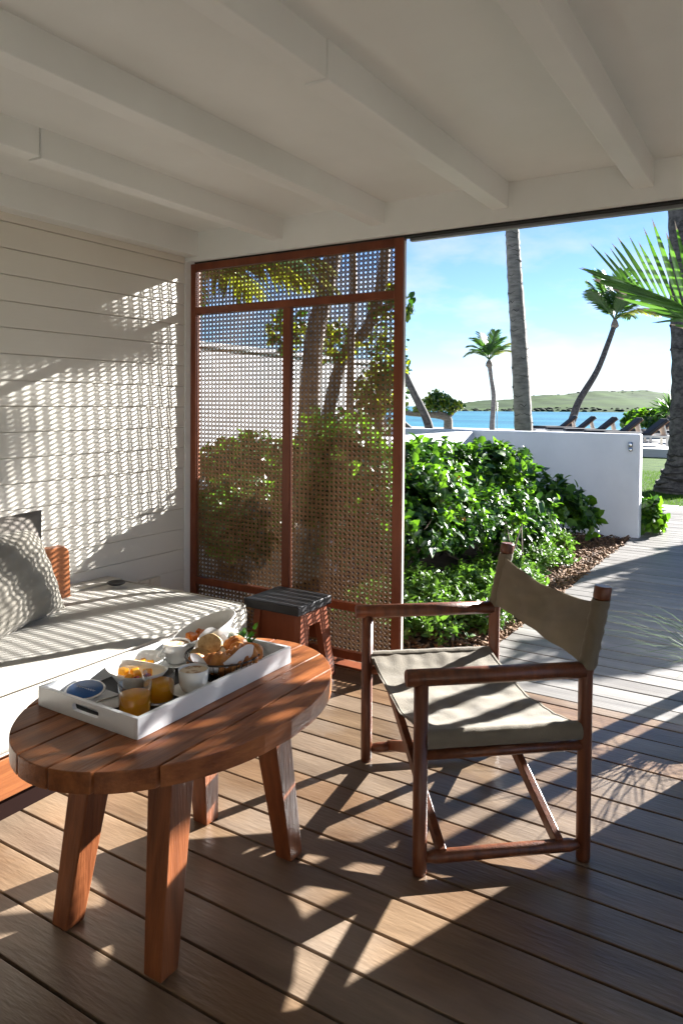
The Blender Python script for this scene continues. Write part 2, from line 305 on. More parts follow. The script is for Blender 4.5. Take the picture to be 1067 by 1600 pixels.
def shrub(name, label, cat, base, lobes, ncl, ll=(.07, .11), wr=.36, per=(5, 8), mats=None, young=.30, group=None, nsep=0, stems=14, ground=.05, upb=.35, barkm=None):
    root = thing(name, base, label, cat, group)
    mats = mats or [LEAF, LEAFN, LEAFY]; lobes = np.array(lobes, float); vol = lobes[:, 3]*lobes[:, 4]*lobes[:, 5]; w = vol**.67; w /= w.sum()
    if ncl > 200: ncl = int(ncl*1.35)
    li = rng.choice(len(lobes), ncl, p=w); L = lobes[li]; d = unit(ncl); d[:, 2] = np.abs(d[:, 2])*1.0-.35*(rng.random(ncl) < .35)
    d /= np.linalg.norm(d, axis=1, keepdims=True); rr = rng.random(ncl)**.33*1.0+.06*rng.normal(size=ncl)
    C = L[:, :3]+d*L[:, 3:6]*rr[:, None]; C[:, 2] = np.maximum(C[:, 2], base[2]+ground+.06*rng.random(ncl))
    if ncl > 200:      # leave gaps between the clumps
        kp = np.array([mnoise.noise(Vector((float(q[0])*4.2, float(q[1])*4.2, float(q[2])*4.2))) > -.13 for q in C]); C, d, rr = C[kp], d[kp], rr[kp]; ncl = len(C)
    A = d*.8+unit(ncl)*.45+np.array([0, 0, upb]); A /= np.linalg.norm(A, axis=1, keepdims=True)
    cnt = rng.integers(per[0], per[1]+1, ncl); idx = np.repeat(np.arange(ncl), cnt); n = len(idx)
    ax = A[idx]; rd = unit(n); rd -= ax*(rd*ax).sum(1, keepdims=True); rd /= np.linalg.norm(rd, axis=1, keepdims=True)
    tilt = rng.uniform(.15, 1.0, n)[:, None]; D = rd*(.45+tilt)+ax*(1.05-tilt*.9); U = ax*1.0-rd*.35+unit(n)*.25
    P = C[idx]-ax*rng.uniform(0, .09, n)[:, None]*1.0
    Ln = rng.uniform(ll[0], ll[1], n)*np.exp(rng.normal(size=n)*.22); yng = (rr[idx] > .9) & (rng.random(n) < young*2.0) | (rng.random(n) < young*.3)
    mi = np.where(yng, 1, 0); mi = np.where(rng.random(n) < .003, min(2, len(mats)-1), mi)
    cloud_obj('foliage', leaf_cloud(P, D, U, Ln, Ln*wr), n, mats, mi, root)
    b = MB(); bs = Vector(base)
    for k in range(stems):
        j = int(rng.integers(ncl)); e = Vector(C[j]); m = (bs*.45+e*.55)+Vector((random.uniform(-.08, .08), random.uniform(-.08, .08), -.04))
        s0 = bs+Vector((random.uniform(-.12, .12), random.uniform(-.12, .12), -.03)); b.tube([s0, m, e], [.012, .008, .004], 6)
    b.build('stem', barkm or BARK, root)
    if nsep:   # the largest leaves towards the path stand out one by one
        score = C[:, 0]*.5-C[:, 1]*.8+C[:, 2]*1.1; order = np.argsort(-score)[:nsep*2]; pick = rng.choice(order, nsep, replace=False)
        for j in pick:
            ax = Vector(A[j]); rdv = Vector(unit(1)[0]); Dv = (rdv-ax*rdv.dot(ax)).normalized()*.8+ax*.4; q = Dv.to_track_quat('X', 'Z')
            sz = random.uniform(ll[1], ll[1]*1.35)
            inst('leaf', LEAF_ME[1] if random.random() < .3 else (LEAF_ME[2] if random.random() < .08 else LEAF_ME[0]), C[j]+A[j]*.015, root, q.to_euler(), (sz, sz, sz))
    return root

# ================================================================== SETTING
g = MB(); g.add([(-3.5, 3.2, -.03), (-3.5, 8.87, -.03), (-1.5, 8.87, -.03), (-1.5, 3.2, -.03)], [(0, 3, 2, 1)]); struct(g.build('garden_bed', SOIL))
g = MB(); g.add([(-90, -30, -.12), (90, -30, -.12), (90, 41, -.12), (-90, 41, -.12)], [(0, 1, 2, 3)]); struct(g.build('ground', SOIL))
g = MB(); g.add([(-60, 8.9, -.035), (60, 8.9, -.035), (60, 24.2, -.035), (-60, 24.2, -.035)], [(0, 1, 2, 3)]); struct(g.build('lawn', LAWN))
g = MB(); g.add([(-90, 40.5, .1), (90, 40.5, .1), (90, 62, -1.7), (-90, 62, -1.7)], [(0, 1, 2, 3)]); struct(g.build('beach', SAND))
g = MB(); g.add([(-4000, 52, -1.45), (4000, 52, -1.45), (4000, 5000, -1.45), (-4000, 5000, -1.45)], [(0, 1, 2, 3)]); struct(g.build('sea', WATER))
g = MB(); g.bbox(-80, 80, 24.2, 40.6, -.2, .22, .02); struct(g.build('terrace', TERR))

# island across the water
prof = [(380, 645), (560, 643), (640, 640), (690, 633), (740, 628.5), (800, 624), (850, 617), (925, 611.5), (1000, 612), (1067, 616), (1180, 622), (1400, 632), (1700, 643)]
def prof_y(x):
    for (a, b), (c, d) in zip(prof, prof[1:]):
        if a <= x <= c: return b+(d-b)*(x-a)/(c-a)
    return 645
def isle(u, v):
    x = 380+1320*u; D = 440+560*v; p = ray(x, 640, D); top = ray(x, prof_y(x), 800).z
    k = min(1, v/.62); h = -1.6+(top+1.6)*(k**.75) if v <= .62 else top-(v-.62)*30
    h += (math.sin(x*.071+v*9)*.6+math.sin(x*.031-v*17)*.8+math.sin(x*.17+v*31)*.35)*min(1, v*3)*(top > 0)
    h += .16*random.uniform(-1, 1)*min(1, v*4)
    return (p.x, p.y, max(-1.9, h))
b = MB(); b.grid(isle, 200, 40); isl = struct(b.build('island_hill', ISLE))
n = 620; pv = []
ux = rng.random(n); vv = np.where(rng.random(n) < .75, rng.random(n)*.045, .5+rng.random(n)*.13)
P = np.array([isle(a, c) for a, c in zip(ux, vv)]); sz = rng.uniform(.4, 1.3, n)
sp = MB(); sp.lathe((0, 0, 0), [(0, -.3), (.9, 0), (1.0, .4), (.7, .8), (0, 1)], 6)
SV = np.array(sp.v); V = (P[:, None, :]+SV[None]*sz[:, None, None]*np.array([1.5, 1.5, .75])).reshape(-1, 3)
o = cloud_obj('island_scrub', V, n, [SCRUB], np.zeros(n, int), None, k=len(SV), fc=sp.f); o['label'] = 'low dark scrub dotted over the far green hillside'; o['category'] = 'scrub'

# ------------------------------------------------------------------ deck and walkway: every plank its own piece
deck = empty_struct('porch_deck'); walk = empty_struct('walkway')
PITCH = .1555; GAP = .009; Y0 = 2.411
def plank_mesh(x0, x1, w, m, nm):
    b = MB(); b.bbox(x0, x1, 0, w, -.028, 0, .0025, 2); return b.mesh(nm, m)
pms = [plank_mesh(-3.36, 2.6, PITCH-GAP, m_, 'plank') for m_ in (DECK, DECKB, DECKC)]; pw = plank_mesh(-1.55, -.12, PITCH-GAP-.003, WALK, 'walk_plank')
ymin = Y0-PITCH*24
for k in range(-24, 8):
    yy = Y0+k*PITCH+GAP/2; zz = random.uniform(-.0012, .0012); m_ = random.choice((DECK, DECK, DECKB, DECKC)); xj = {-6: -.20, -3: .35, -10: -1.2, 4: -2.4, 1: .1}.get(k)
    if xj is None: inst('plank', pms[(DECK, DECKB, DECKC).index(m_)], (random.uniform(-.004, .0), yy, zz), deck)
    else:
        inst('plank', plank_mesh(-3.36, xj, PITCH-GAP, m_, 'plank'), (0, yy, zz), deck); inst('plank', plank_mesh(xj+.004, 2.6, PITCH-GAP, DECKC, 'plank'), (0, yy, zz+.0008), deck)
ye = Y0+8*PITCH                                       # 3.655: narrow edge board, then the walk begins
b = MB(); b.bbox(-1.90, 2.6, ye+GAP/2, ye+.083, -.028, .0, .0025); b.build('edge_plank', DECK, deck)
b = MB(); b.bbox(-3.36, -1.90, ye+GAP/2, ye+.083, -.028, .0, .0025); b.build('edge_plank', DECK, deck)
yw = ye+.086; k = 0
while yw < 11.6:
    inst('plank', pw, (random.uniform(-.006, .004), yw+GAP/2, random.uniform(-.0015, .0015)), walk); yw += PITCH*.992
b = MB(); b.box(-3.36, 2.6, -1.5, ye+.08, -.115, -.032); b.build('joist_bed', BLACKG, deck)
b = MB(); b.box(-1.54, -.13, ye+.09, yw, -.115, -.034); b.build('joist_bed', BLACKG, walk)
# stone slabs at the end of the walkway
ss = empty_struct('stone_path')
for i in range(7):
    b = MB(); b.bbox(-2.05+i*.62, -1.45+i*.62, yw+.03, yw+.62, -.06, -.005, .008); b.build('paving_slab', TERR, ss)

# ------------------------------------------------------------------ house wall with lap siding
hw = thing('house_wall', (-3.37, 0, 0), 'cream painted house wall of horizontal lap boards beside the sofa', 'wall')
b = MB(); b.box(-3.60, -3.392, -3.0, 3.49, -.1, 2.75); b.build('backing', SIDING, hw)
BP = .1327; zt = 2.144+.003
bd = MB()
pr = [(-3.391, 0), (-3.370, 0), (-3.3685, .004), (-3.3735, BP-.004), (-3.376, BP-.0024), (-3.391, BP-.0024)]
n = len(pr); bd.add([(x, -3.0, z) for x, z in pr]+[(x, 3.494, z) for x, z in pr], [tuple(range(n)), tuple(range(n, 2*n))[::-1]]+[(i, n+i, n+(i+1) % n, (i+1) % n) for i in range(n)])
bme = bd.mesh('siding_board', SIDING, Vector((-3.37, 0, 0)))
z = zt+4*BP
while z > -BP:
    if z+BP < 2.75: inst('siding_board', bme, (-3.37+random.uniform(-.0008, .0008), 0, z), hw)
    z -= BP
b = MB(); b.bbox(-3.415, -3.366, 3.499, 3.60, -.05, 2.43, .004); b.build('corner_trim', PAINT, hw)
ol = thing('wall_outlet', (-3.366, 3.19, .375), 'ivory double socket plate low on the boarded wall near the screen', 'socket')
for yy in (3.145, 3.235):
    b = MB(); b.bbox(-3.376, -3.356, yy-.041, yy+.041, .335, .415, .004); p = b.build('plate', PLAST, ol)
    c = MB(); c.bbox(-3.357, -3.352, yy-.02, yy+.02, .355, .395, .002); c.build('socket_face', PLAST, ol)

# ------------------------------------------------------------------ porch roof with exposed beams
pr_ = thing('porch_roof', (0, 0, 2.42), 'white painted porch ceiling with exposed beams and a long front header', 'roof')
def sag(u, v):
    x = -3.5+6.3*u; y = -3.0+6.55*v
    return (x, y, 2.612-.006*abs(math.sin((x+.55)*math.pi/.68))*math.sin(v*math.pi)-.002*math.sin(x*5+y*3))
b = MB(); b.grid(sag, 90, 40); b.build('ceiling_panel', PAINT, pr_)
b = MB(); b.box(-3.6, 2.9, -3.0, 3.72, 2.625, 2.80); b.build('roof_deck', PAINT, pr_)
b = MB(); b.bbox(-3.6, 2.9, 3.52, 3.66, 2.428, 2.70, .004); b.build('header_beam', PAINT, pr_)
def beam(xr, zb, yj=None, w=.088):
    if yj is None:
        c = MB(); c.bbox(xr-w, xr, -3.0, 3.535, zb, 2.64, .0045, 2); c.build('beam', PAINT, pr_)
    else:
        c = MB(); c.bbox(xr-w, xr, yj+.003, 3.535, zb, 2.64, .0045, 2); c.build('beam', PAINT, pr_)
        c = MB(); c.bbox(xr-w+.006, xr-.005, -3.0, yj-.001, zb+.006, 2.64, .0045, 2); c.build('beam', PAINT, pr_)
beam(-3.275, 2.455, None, .11); beam(-2.60, 2.490, 1.877); beam(-1.912, 2.492); beam(-1.216, 2.488, 1.872); beam(-.546, 2.490); beam(.14, 2.49); beam(.82, 2.49); beam(1.5, 2.49); beam(2.18, 2.49)
b = MB(); b.box(-3.34, 2.9, 3.555, 3.60, 2.418, 2.4285); b.build('screen_track', BLACKG, pr_)
b = MB(); b.bbox(-1.80, 2.9, 3.602, 3.634, 2.402, 2.428, .003); b.build('metal_track', GREYMET, pr_)
# solid white partition right of the opening (its shadow falls over the near deck), house front behind
pa = MB(); pa.bbox(-.19, 2.6, 3.53, 3.62, 0.0, 2.40, .006); tag(pa.build('partition_wall', CONC), 'white rendered partition closing the porch right of the opening', 'wall')
pa = MB(); pa.box(2.76, 2.9, -2.97, -.4, -.1, 2.6); tag(pa.build('fill_cut_wall', SIDING), 'unseen cream wall added at the far right to cut fill light on the porch', 'wall')  # added out of view; its length sets how much side light reaches the ceiling
pa = MB(); pa.box(-3.6, 2.9, -3.1, -2.98, -.1, 2.75); tag(pa.build('house_front', SIDING), 'cream house front wall at the back of the porch', 'wall')

# ------------------------------------------------------------------ cane screen
scn = thing('cane_screen', (-2.6, 3.57, 0), 'tall sliding screen of woven cane in a red brown wooden frame', 'screen')
YA, YB = 3.548, 3.592
def fr(nm, x0, x1, z0, z1, ya=YA, yb=YB): c = MB(); c.bbox(x0, x1, ya, yb, z0, z1, .003); return c.build(nm, FRAME, scn)
fr('stile', -3.376, -3.322, .012, 2.416); fr('stile', -1.866, -1.812, .012, 2.416)
fr('top_rail', -3.3215, -1.8665, 2.372, 2.416, YA+.002, YB-.002); fr('middle_rail', -3.3215, -1.8665, 2.088, 2.132, YA+.002, YB-.002)
fr('lower_rail', -3.3215, -1.8665, .319, .365, YA+.002, YB-.002); fr('bottom_rail', -3.3215, -1.8665, .038, .086, YA+.002, YB-.002)
fr('mullion', -2.622, -2.566, .3655, 2.0875, YA+.003, YB-.003)
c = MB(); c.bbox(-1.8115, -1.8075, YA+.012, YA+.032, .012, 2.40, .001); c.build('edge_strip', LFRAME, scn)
c = MB(); c.bbox(-3.376, -1.80, YA-.03, YB+.02, 0, .0115, .002); c.build('floor_track', FRAME, scn)
px, pz, yc = .0299, .0268, 3.572
def strip(mb, x0, z0, x1, z1, w, yo):
    dx, dz = x1-x0, z1-z0; L = math.hypot(dx, dz); nx, nz = -dz/L*w/2, dx/L*w/2; t = .0006
    mb.add([(x0-nx, yo-t, z0-nz), (x1-nx, yo-t, z1-nz), (x1+nx, yo-t, z1+nz), (x0+nx, yo-t, z0+nz), (x0-nx, yo+t, z0-nz), (x1-nx, yo+t, z1-nz), (x1+nx, yo+t, z1+nz), (x0+nx, yo+t, z0+nz)],
           [(0, 1, 2, 3), (7, 6, 5, 4), (0, 4, 5, 1), (3, 2, 6, 7)])
def clip(x0, z0, sl, X0, X1, Z0, Z1):     # line z = z0 + sl*(x-x0) clipped to the panel
    xs = sorted([X0, X1]); a, bb = xs
    for zz in (Z0, Z1): pass
    t = sorted([x0+(Z0-z0)/sl, x0+(Z1-z0)/sl]); a = max(a, t[0]); bb = min(bb, t[1])
    return (a, z0+sl*(a-x0), bb, z0+sl*(bb-x0)) if bb-a > .002 else None
def cane(X0, X1, Z0, Z1):
    c = MB(); nx = max(1, round((X1-X0)/px)); ax = (X1-X0)/nx; nz = max(1, round((Z1-Z0)/pz)); az = (Z1-Z0)/nz
    for i in range(nx+1):
        for s in (-1, 1):
            x = X0+i*ax+s*.0041
            if X0 <= x <= X1: strip(c, x, Z0, x, Z1, .0044, yc)
    for j in range(nz+1):
        for s in (-1, 1):
            z = Z0+j*az+s*.0036
            if Z0 <= z <= Z1: strip(c, X0, z, X1, z, .0042, yc+.0013)
    sl = az/ax
    for k in range(-nz-1, nx+nz+2):
        for sg in (1, -1):
            q = clip(X0+(k+.0)*ax, Z0+(az/2 if False else 0)+az*.5, sg*sl, X0, X1, Z0, Z1)
            if q: strip(c, q[0], q[1], q[2], q[3], 0.0056, yc+(.0026 if sg > 0 else -.0013))
    return c.build('cane_panel', CANE, scn)
for q in ((-3.322, -1.866, 2.132, 2.372), (-3.322, -2.622, .365, 2.088), (-2.566, -1.866, .365, 2.088), (-3.322, -1.866, .086, .319)): cane(*q)

# ------------------------------------------------------------------ garden walls
gw = thing('garden_wall', (-2.6, 8.95, 0), 'low white rendered garden wall with a rounded return beside the walkway', 'wall')
c = MB(); c.bbox(-4.7, -1.472, 8.866, 9.03, -.1, 1.195, .018, 3); c.build('wall_face', CONC, gw)
c = MB(); c.bbox(-3.66, -3.484, 5.7, 8.864, -.1, 1.175, .018, 3); c.build('return_wall', CONC, gw)
wl = thing('wall_light', (-1.57, 8.86, 1.05), 'small steel spotlight fitting near the end of the white garden wall', 'light fitting')
c = MB(); c.lathe((0, 0, 0), [(0, 0), (.024, 0), (.026, .004), (.026, .048), (.022, .052), (0, .052)], 16); c.v = [(-1.57+v[0], 8.862-.03+v[1]*.9, 1.05+v[2]) for v in c.v]; c.build('lamp_head', STEEL, wl)
c = MB(); c.lathe((0, 0, 0), [(0, 0), (.022, 0), (.024, .004), (.024, .045), (0, .048)], 16); c.v = [(-1.57+v[0], 8.862-.028+v[1]*.9, .998+v[2]) for v in c.v]; c.build('lamp_base', STEEL, wl)
c = MB(); c.bbox(-1.583, -1.557, 8.836, 8.8655, .995, 1.10, .004); c.build('bracket', BLACKG, wl)

# neighbouring cottage beyond the screen
ct = thing('white_building', (-11, 12, 0), 'plain white rendered building with a flat parapet behind the cane screen', 'building')
CX0, CX1, CY0, CY1 = -18.5, -9.0, 7.6, 16.6
c = MB(); c.bbox(CX0, CX1, CY0, CY1, -.1, 2.52, .02); c.build('wall', CONC, ct)
c = MB(); c.bbox(CX0-.06, CX1+.06, CY0-.06, CY1+.06, 2.522, 2.62, .015); c.build('coping', CONC, ct)
g = MB(); g.add([(-9.0, 3.7, -.06), (-3.62, 3.7, -.06), (-3.62, 8.88, -.06), (-9.0, 8.88, -.06)], [(0, 1, 2, 3)]); struct(g.build('gravel_yard', SAND))

# ================================================================== FURNITURE
# ------------------------------------------------------------------ daybed sofa
sf = thing('daybed_sofa', (-2.85, 1.0, 0), 'long beige upholstered daybed on a teak base against the boarded wall', 'sofa')
SY0, SY1 = -1.2, 2.90
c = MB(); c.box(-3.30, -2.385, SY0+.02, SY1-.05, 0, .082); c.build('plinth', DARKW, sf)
c = MB(); c.bbox(-3.335, -2.36, SY0, SY1-.02, .0825, .232, .006); c.build('base', TEAK, sf)
def cushion(name, x0, x1, y0, y1, z0, z1, r, m, parent, crown=.012, nu=36, nv=60, pipe=True):
    # rounded slab with a slightly crowned top
    mb = MB(); hx, hy, hz = (x1-x0)/2, (y1-y0)/2, (z1-z0)/2; cx, cy, cz = (x0+x1)/2, (y0+y1)/2, (z0+z1)/2
    bm = bmesh.new(); bmesh.ops.create_cube(bm, size=2)
    bmesh.ops.subdivide_edges(bm, edges=bm.edges[:], cuts=22, use_grid_fill=True)
    for v in bm.verts:
        p = Vector((v.co.x*hx, v.co.y*hy, v.co.z*hz))
        q = Vector((max(-hx+r, min(hx-r, p.x)), max(-hy+r, min(hy-r, p.y)), max(-hz+r, min(hz-r, p.z))))
        d = p-q
        if d.length > 1e-6: p = q+d.normalized()*r
        k = (1-abs(v.co.x)**3)*(1-abs(v.co.y)**6)
        if v.co.z > .5: p.z += crown*k+.003*math.sin(p.y*9+p.x*5)*k
        v.co = p+Vector((cx, cy, cz))
    bm.verts.index_update(); mb.add([v.co[:] for v in bm.verts], [[v.index for v in f.verts] for f in bm.faces], 0, True); bm.free()
    o = mb.build(name, m, parent)
    if pipe:
        for zz in (z0+r*.35, z1-r*.30):
            a = r*.06; pts = [(x1+.0-a, y0+r, zz), (x1-a, y1-r, zz), (x1-r*.4, y1-r*.4, zz), (x1-r, y1-a, zz), (x0+r, y1-a, zz)]
            t = MB(); t.tube(pts, .0045, 6); t.build('piping', m, o)
    return o
seat = cushion('seat_cushion', -3.335, -2.345, SY0, SY1+.02, .233, .485, .055, CUSH, sf)
# backrest board with a rounded corner
c = MB(); pts = []
for t in range(0, 9):
    a = math.pi/2*t/8; pts.append((2.44+.045*math.sin(a)-.045+.02, .72+.045*math.cos(a)))
poly = [(SY0, .486), (SY0, .765)]+[(y, z) for y, z in pts]+[(2.47, .486)]
n = len(poly); c.add([(-3.225, y, z) for y, z in poly]+[(-3.18, y, z) for y, z in poly], [tuple(range(n)), tuple(range(n, 2*n))[::-1]]+[(i, n+i, n+(i+1) % n, (i+1) % n) for i in range(n)])
c.build('backrest_board', TEAK, sf, bevel=.006)
c = MB(); c.bbox(-3.36, -3.23, 2.0, 2.86, .4855, .5005, .004); c.build('rear_ledge', CUSH, sf)

def soft_pillow(name, mtl, label, cat, ctr, right, up, w, h, t, pinch=.10):
    ctr = Vector(ctr); right = Vector(right).normalized(); up = Vector(up).normalized(); nrm = right.cross(up)
    root = thing(name, ctr-up*(h/2), label, cat)
    def side(sg):
        def fn(a, b_):
            u, v = a*2-1, b_*2-1
            k = max(0, (1-abs(u)**2.6))**.55*max(0, (1-abs(v)**2.6))**.55
            pu = u*(1-pinch*(1-abs(v)**2)*abs(u)**3*.0-.06*(1-v*v)*abs(u)); pv = v*(1-.06*(1-u*u)*abs(v))
            wr = .006*math.sin(9*u+4*v+sg)*k+.005*math.sin(14*v-6*u)*k
            return ctr+right*(pu*w/2)+up*(pv*h/2)+nrm*(sg*(t/2*k)+wr)
        return fn
    c = MB(); c.grid(side(1), 30, 30); c.grid(side(-1), 30, 30); c.build('cover', mtl, root)
    def edge(u, v): return side(1)((u+1)/2, (v+1)/2)
    pts = [edge(-1+2*i/16, -1) for i in range(16)]+[edge(1, -1+2*i/16) for i in range(16)]+[edge(1-2*i/16, 1) for i in range(16)]+[edge(-1, 1-2*i/16) for i in range(17)]
    c = MB(); c.tube(pts, .0055, 6); c.build('piping', mtl, root)
    return root
soft_pillow('scatter_pillow', PILLOW, 'grey linen scatter pillow dappled with light leaning at the sofa back', 'pillow', (-2.965, 1.975, .705), (-.24, .62, 0), (-.32, -.14, .93), .62, .45, .17)
soft_pillow('back_cushion', BACKC, 'dark taupe back cushion standing behind the scatter pillow on the sofa', 'cushion', (-3.085, 1.86, .73), (0, 1, 0), (-.16, 0, 1), .78, .49, .17)
dk = MB(); dk.lathe((-3.14, 2.735, .500), [(0, .004), (.034, .004), (.044, .010), (.05, .018), (.046, .02), (.036, .008), (0, .007)], 24)
tag(dk.build('ashtray', BLACKTOP), 'small round black dish on the sofa corner by the wall', 'dish')

# ------------------------------------------------------------------ side stool
st = thing('side_stool', (-2.32, 3.21, 0), 'small square stool with black top and red brown splayed legs by the screen', 'stool')
c = MB(); c.bbox(-2.505, -2.145, 3.055, 3.375, .405, .452, .004); c.build('top', BLACKTOP, st)
for xs in (-2.44, -2.175):                           # two A-shaped sides
    s = 1 if xs > -2.3 else -1; x0, x1 = xs-.02, xs+.02
    poly = [(3.045, 0), (3.105, 0), (3.165, .33), (3.265, .33), (3.345, 0), (3.405, 0), (3.335, .404), (3.095, .404)]
    n = len(poly); c = MB(); c.add([(x0+s*.02*(1-z/.4), y, z) for y, z in poly]+[(x1+s*.02*(1-z/.4), y, z) for y, z in poly],
          [(i, n+i, n+(i+1) % n, (i+1) % n) for i in range(n)]+[(0, 1, 2, 7), (2, 3, 6, 7), (3, 4, 5, 6), (n+7, n+2, n+1, n), (n+7, n+6, n+3, n+2), (n+6, n+5, n+4, n+3)])
    c.build('leg_frame', FRAME, st)
c = MB(); c.bbox(-2.42, -2.195, 3.10, 3.125, .22, .404, .003); c.build('apron', FRAME, st)
c = MB(); c.bbox(-2.42, -2.195, 3.305, 3.33, .22, .404, .003); c.build('apron', FRAME, st)

# ------------------------------------------------------------------ oval coffee table
TC = Vector((-1.60, 1.68, 0)); TA, TB = .557, .400; ZT = .60; TH = .056
tb = thing('coffee_table', (TC.x, TC.y, 0), 'oval slatted teak coffee table on four splayed legs', 'table')
seams = [-TB, -.305, -.187, -.069, .054, .166, .279, TB]
for i in range(7):
    x0 = seams[i]+(.003 if i else 0); x1 = seams[i+1]-(.003 if i < 6 else 0); nS = 14
    xs = [x0+(x1-x0)*k/nS for k in range(nS+1)]; up = [(TC.x+x, TC.y+TA*math.sqrt(max(0, 1-(x/TB)**2))) for x in xs]; lo = [(TC.x+x, TC.y-TA*math.sqrt(max(0, 1-(x/TB)**2))) for x in xs]
    if i == 0: up = up[1:]
    if i == 6: up = up[:-1]
    c = MB(); c.prism(lo+up[::-1], ZT-TH, ZT); c.build('plank', TEAK, tb, bevel=.0025)
for (bx, by) in ((-1.752, 1.349), (-1.389, 1.359), (-1.772, 1.953), (-1.398, 1.947)):
    tx = TC.x+(bx-TC.x)*.80; ty = TC.y+(by-TC.y)*.74; h0, h1 = .032, .046
    c = MB(); c.hull([(bx-h0, by-h0, 0), (bx+h0, by-h0, 0), (bx+h0, by+h0, 0), (bx-h0, by+h0, 0)], [(tx-h1, ty-h1, ZT-TH-.001), (tx+h1, ty-h1, ZT-TH-.001), (tx+h1, ty+h1, ZT-TH-.001), (tx-h1, ty+h1, ZT-TH-.001)])
    c.build('leg', TEAKZ, tb, bevel=.004)
c = MB(); c.bbox(TC.x-.20, TC.x+.20, TC.y-.03, TC.y+.03, ZT-TH-.032, ZT-TH-.0012, .003); c.build('crossbar', TEAKZ, tb)

# ------------------------------------------------------------------ director's chair
F1 = Vector((-.988, 2.09, 0)); B1 = Vector((-.563, 2.45, 0)); F2 = Vector((-1.502, 2.644, 0))
du = (B1-F1).normalized(); dv = (F2-F1).normalized(); CD = (B1-F1).length; CW = (F2-F1).length
def CP(u, v, z): return F1+du*u+dv*v+Vector((0, 0, z))
ch = thing('director_chair', CP(CD/2, CW/2, 0), 'folding wooden director chair with taupe canvas seat and back', 'chair')
R_ = .0235
for v in (0, CW):
    s = 1 if v else -1
    c = MB(); c.tube([CP(0, v, 0), CP(0, v, .012), CP(0, v, .62)], [R_*.9, R_, R_], 16); c.build('front_post', CHAIRW, ch)
    c = MB(); c.tube([CP(0, v, 0), CP(0, v, .012), CP(0, v, .62), CP(.018, v, .70), CP(.052, v, .872)], [R_*.9, R_, R_, R_, R_*.96], 16); c.v = [tuple(Vector(p)+du*CD) for p in c.v]; bp = c.build('back_post', CHAIRW, ch)
    c = MB(); c.tube([CP(CD+.052, v, .868), CP(CD+.0525, v, .872), CP(CD+.057, v, .905), CP(CD+.0575, v, .910)], [R_*1.12, R_*1.2, R_*1.2, R_*1.08], 20); c.build('cap', CHAIRW, bp)
    c = MB(); c.tube([CP(-.050, v, .634), CP(-.047, v, .634), CP(CD*.5, v, .634), CP(CD-.008, v, .634)], [R_*1.02, R_*1.16, R_*1.16, R_*1.12], 18); c.build('armrest', CHAIRW, ch)
    c = MB(); c.tube([CP(.012, v, .052), CP(.05, v, .052), CP(CD-.05, v, .052), CP(CD-.012, v, .052)], [.014, .021, .021, .014], 12); c.build('lower_rail', CHAIRW, ch)
    c = MB(); c.tube([CP(.012, v, .384), CP(CD-.012, v, .384)], .0165, 12); c.build('seat_rail', CHAIRW, ch)
# two crossed pairs of struts
for u in (.075, CD-.085):
    for (va, vb, o_) in ((.0, CW, 0), (CW, .0, .028)):
        a = CP(u+o_, va, .058); e = CP(u+o_, vb, .392); ax = (e-a).normalized(); sd = du*.013; hh = du.cross(ax).normalized()*.021
        c = MB(); c.hull([a-sd-hh, a+sd-hh, a+sd+hh, a-sd+hh], [e-sd-hh, e+sd-hh, e+sd+hh, e-sd+hh]); c.build('cross_strut', CHAIRW, ch, bevel=.003)
# canvas seat: sagging sling wrapped round the seat rails, with folds
def sling(a, b_):
    u = .012+(CD-.03)*a; v = CW*(-.0)+CW*b_; k = math.sin(math.pi*b_)
    edge = .055*(1-min(1, abs(b_-.5)*2)**6)
    z = .447-.058*k**.8 + .0022*math.sin(u*38+b_*3)*k**.5+.0022*math.sin(u*90-b_*9)*abs(b_*2-1)**3*min(1, k*5)+.004*math.sin(b_*13+u*6)*k
    z += .014+.010*k**.6*mnoise.noise(Vector((u*9, b_*9, 3.1)))+.0035*k**.4*mnoise.noise(Vector((u*26, b_*16, 7.7)))
    return CP(u, v, z)
c = MB(); c.grid(sling, 44, 60)
c.grid(lambda a, b_: sling(a, b_)-Vector((0, 0, .003)), 44, 60)
c.build('canvas_seat', CANVAS, ch)
for v, s in ((0, -1), (CW, 1)):                       # hems rolled over each rail
    def hem(a, b_, v=v, s=s):
        t = math.pi*(1.15*b_*1.25-.22); rr = .030*(1+.02*math.sin(a*26)+.015*math.sin(a*61+b_*4)); u = .016+(CD-.036)*a
        return CP(u, v+s*rr*.95*math.sin(t), .434+rr*math.cos(t)*1.0)
    c = MB(); c.grid(hem, 40, 14); c.build('seat_hem', CANVAS, ch)
for e_ in (.018, .982):
    c = MB(); c.tube([sling(e_, t_/40)+Vector((0, 0, .0012)) for t_ in range(2, 39)], .0011, 5); c.build('stitching', PILLOW, ch)
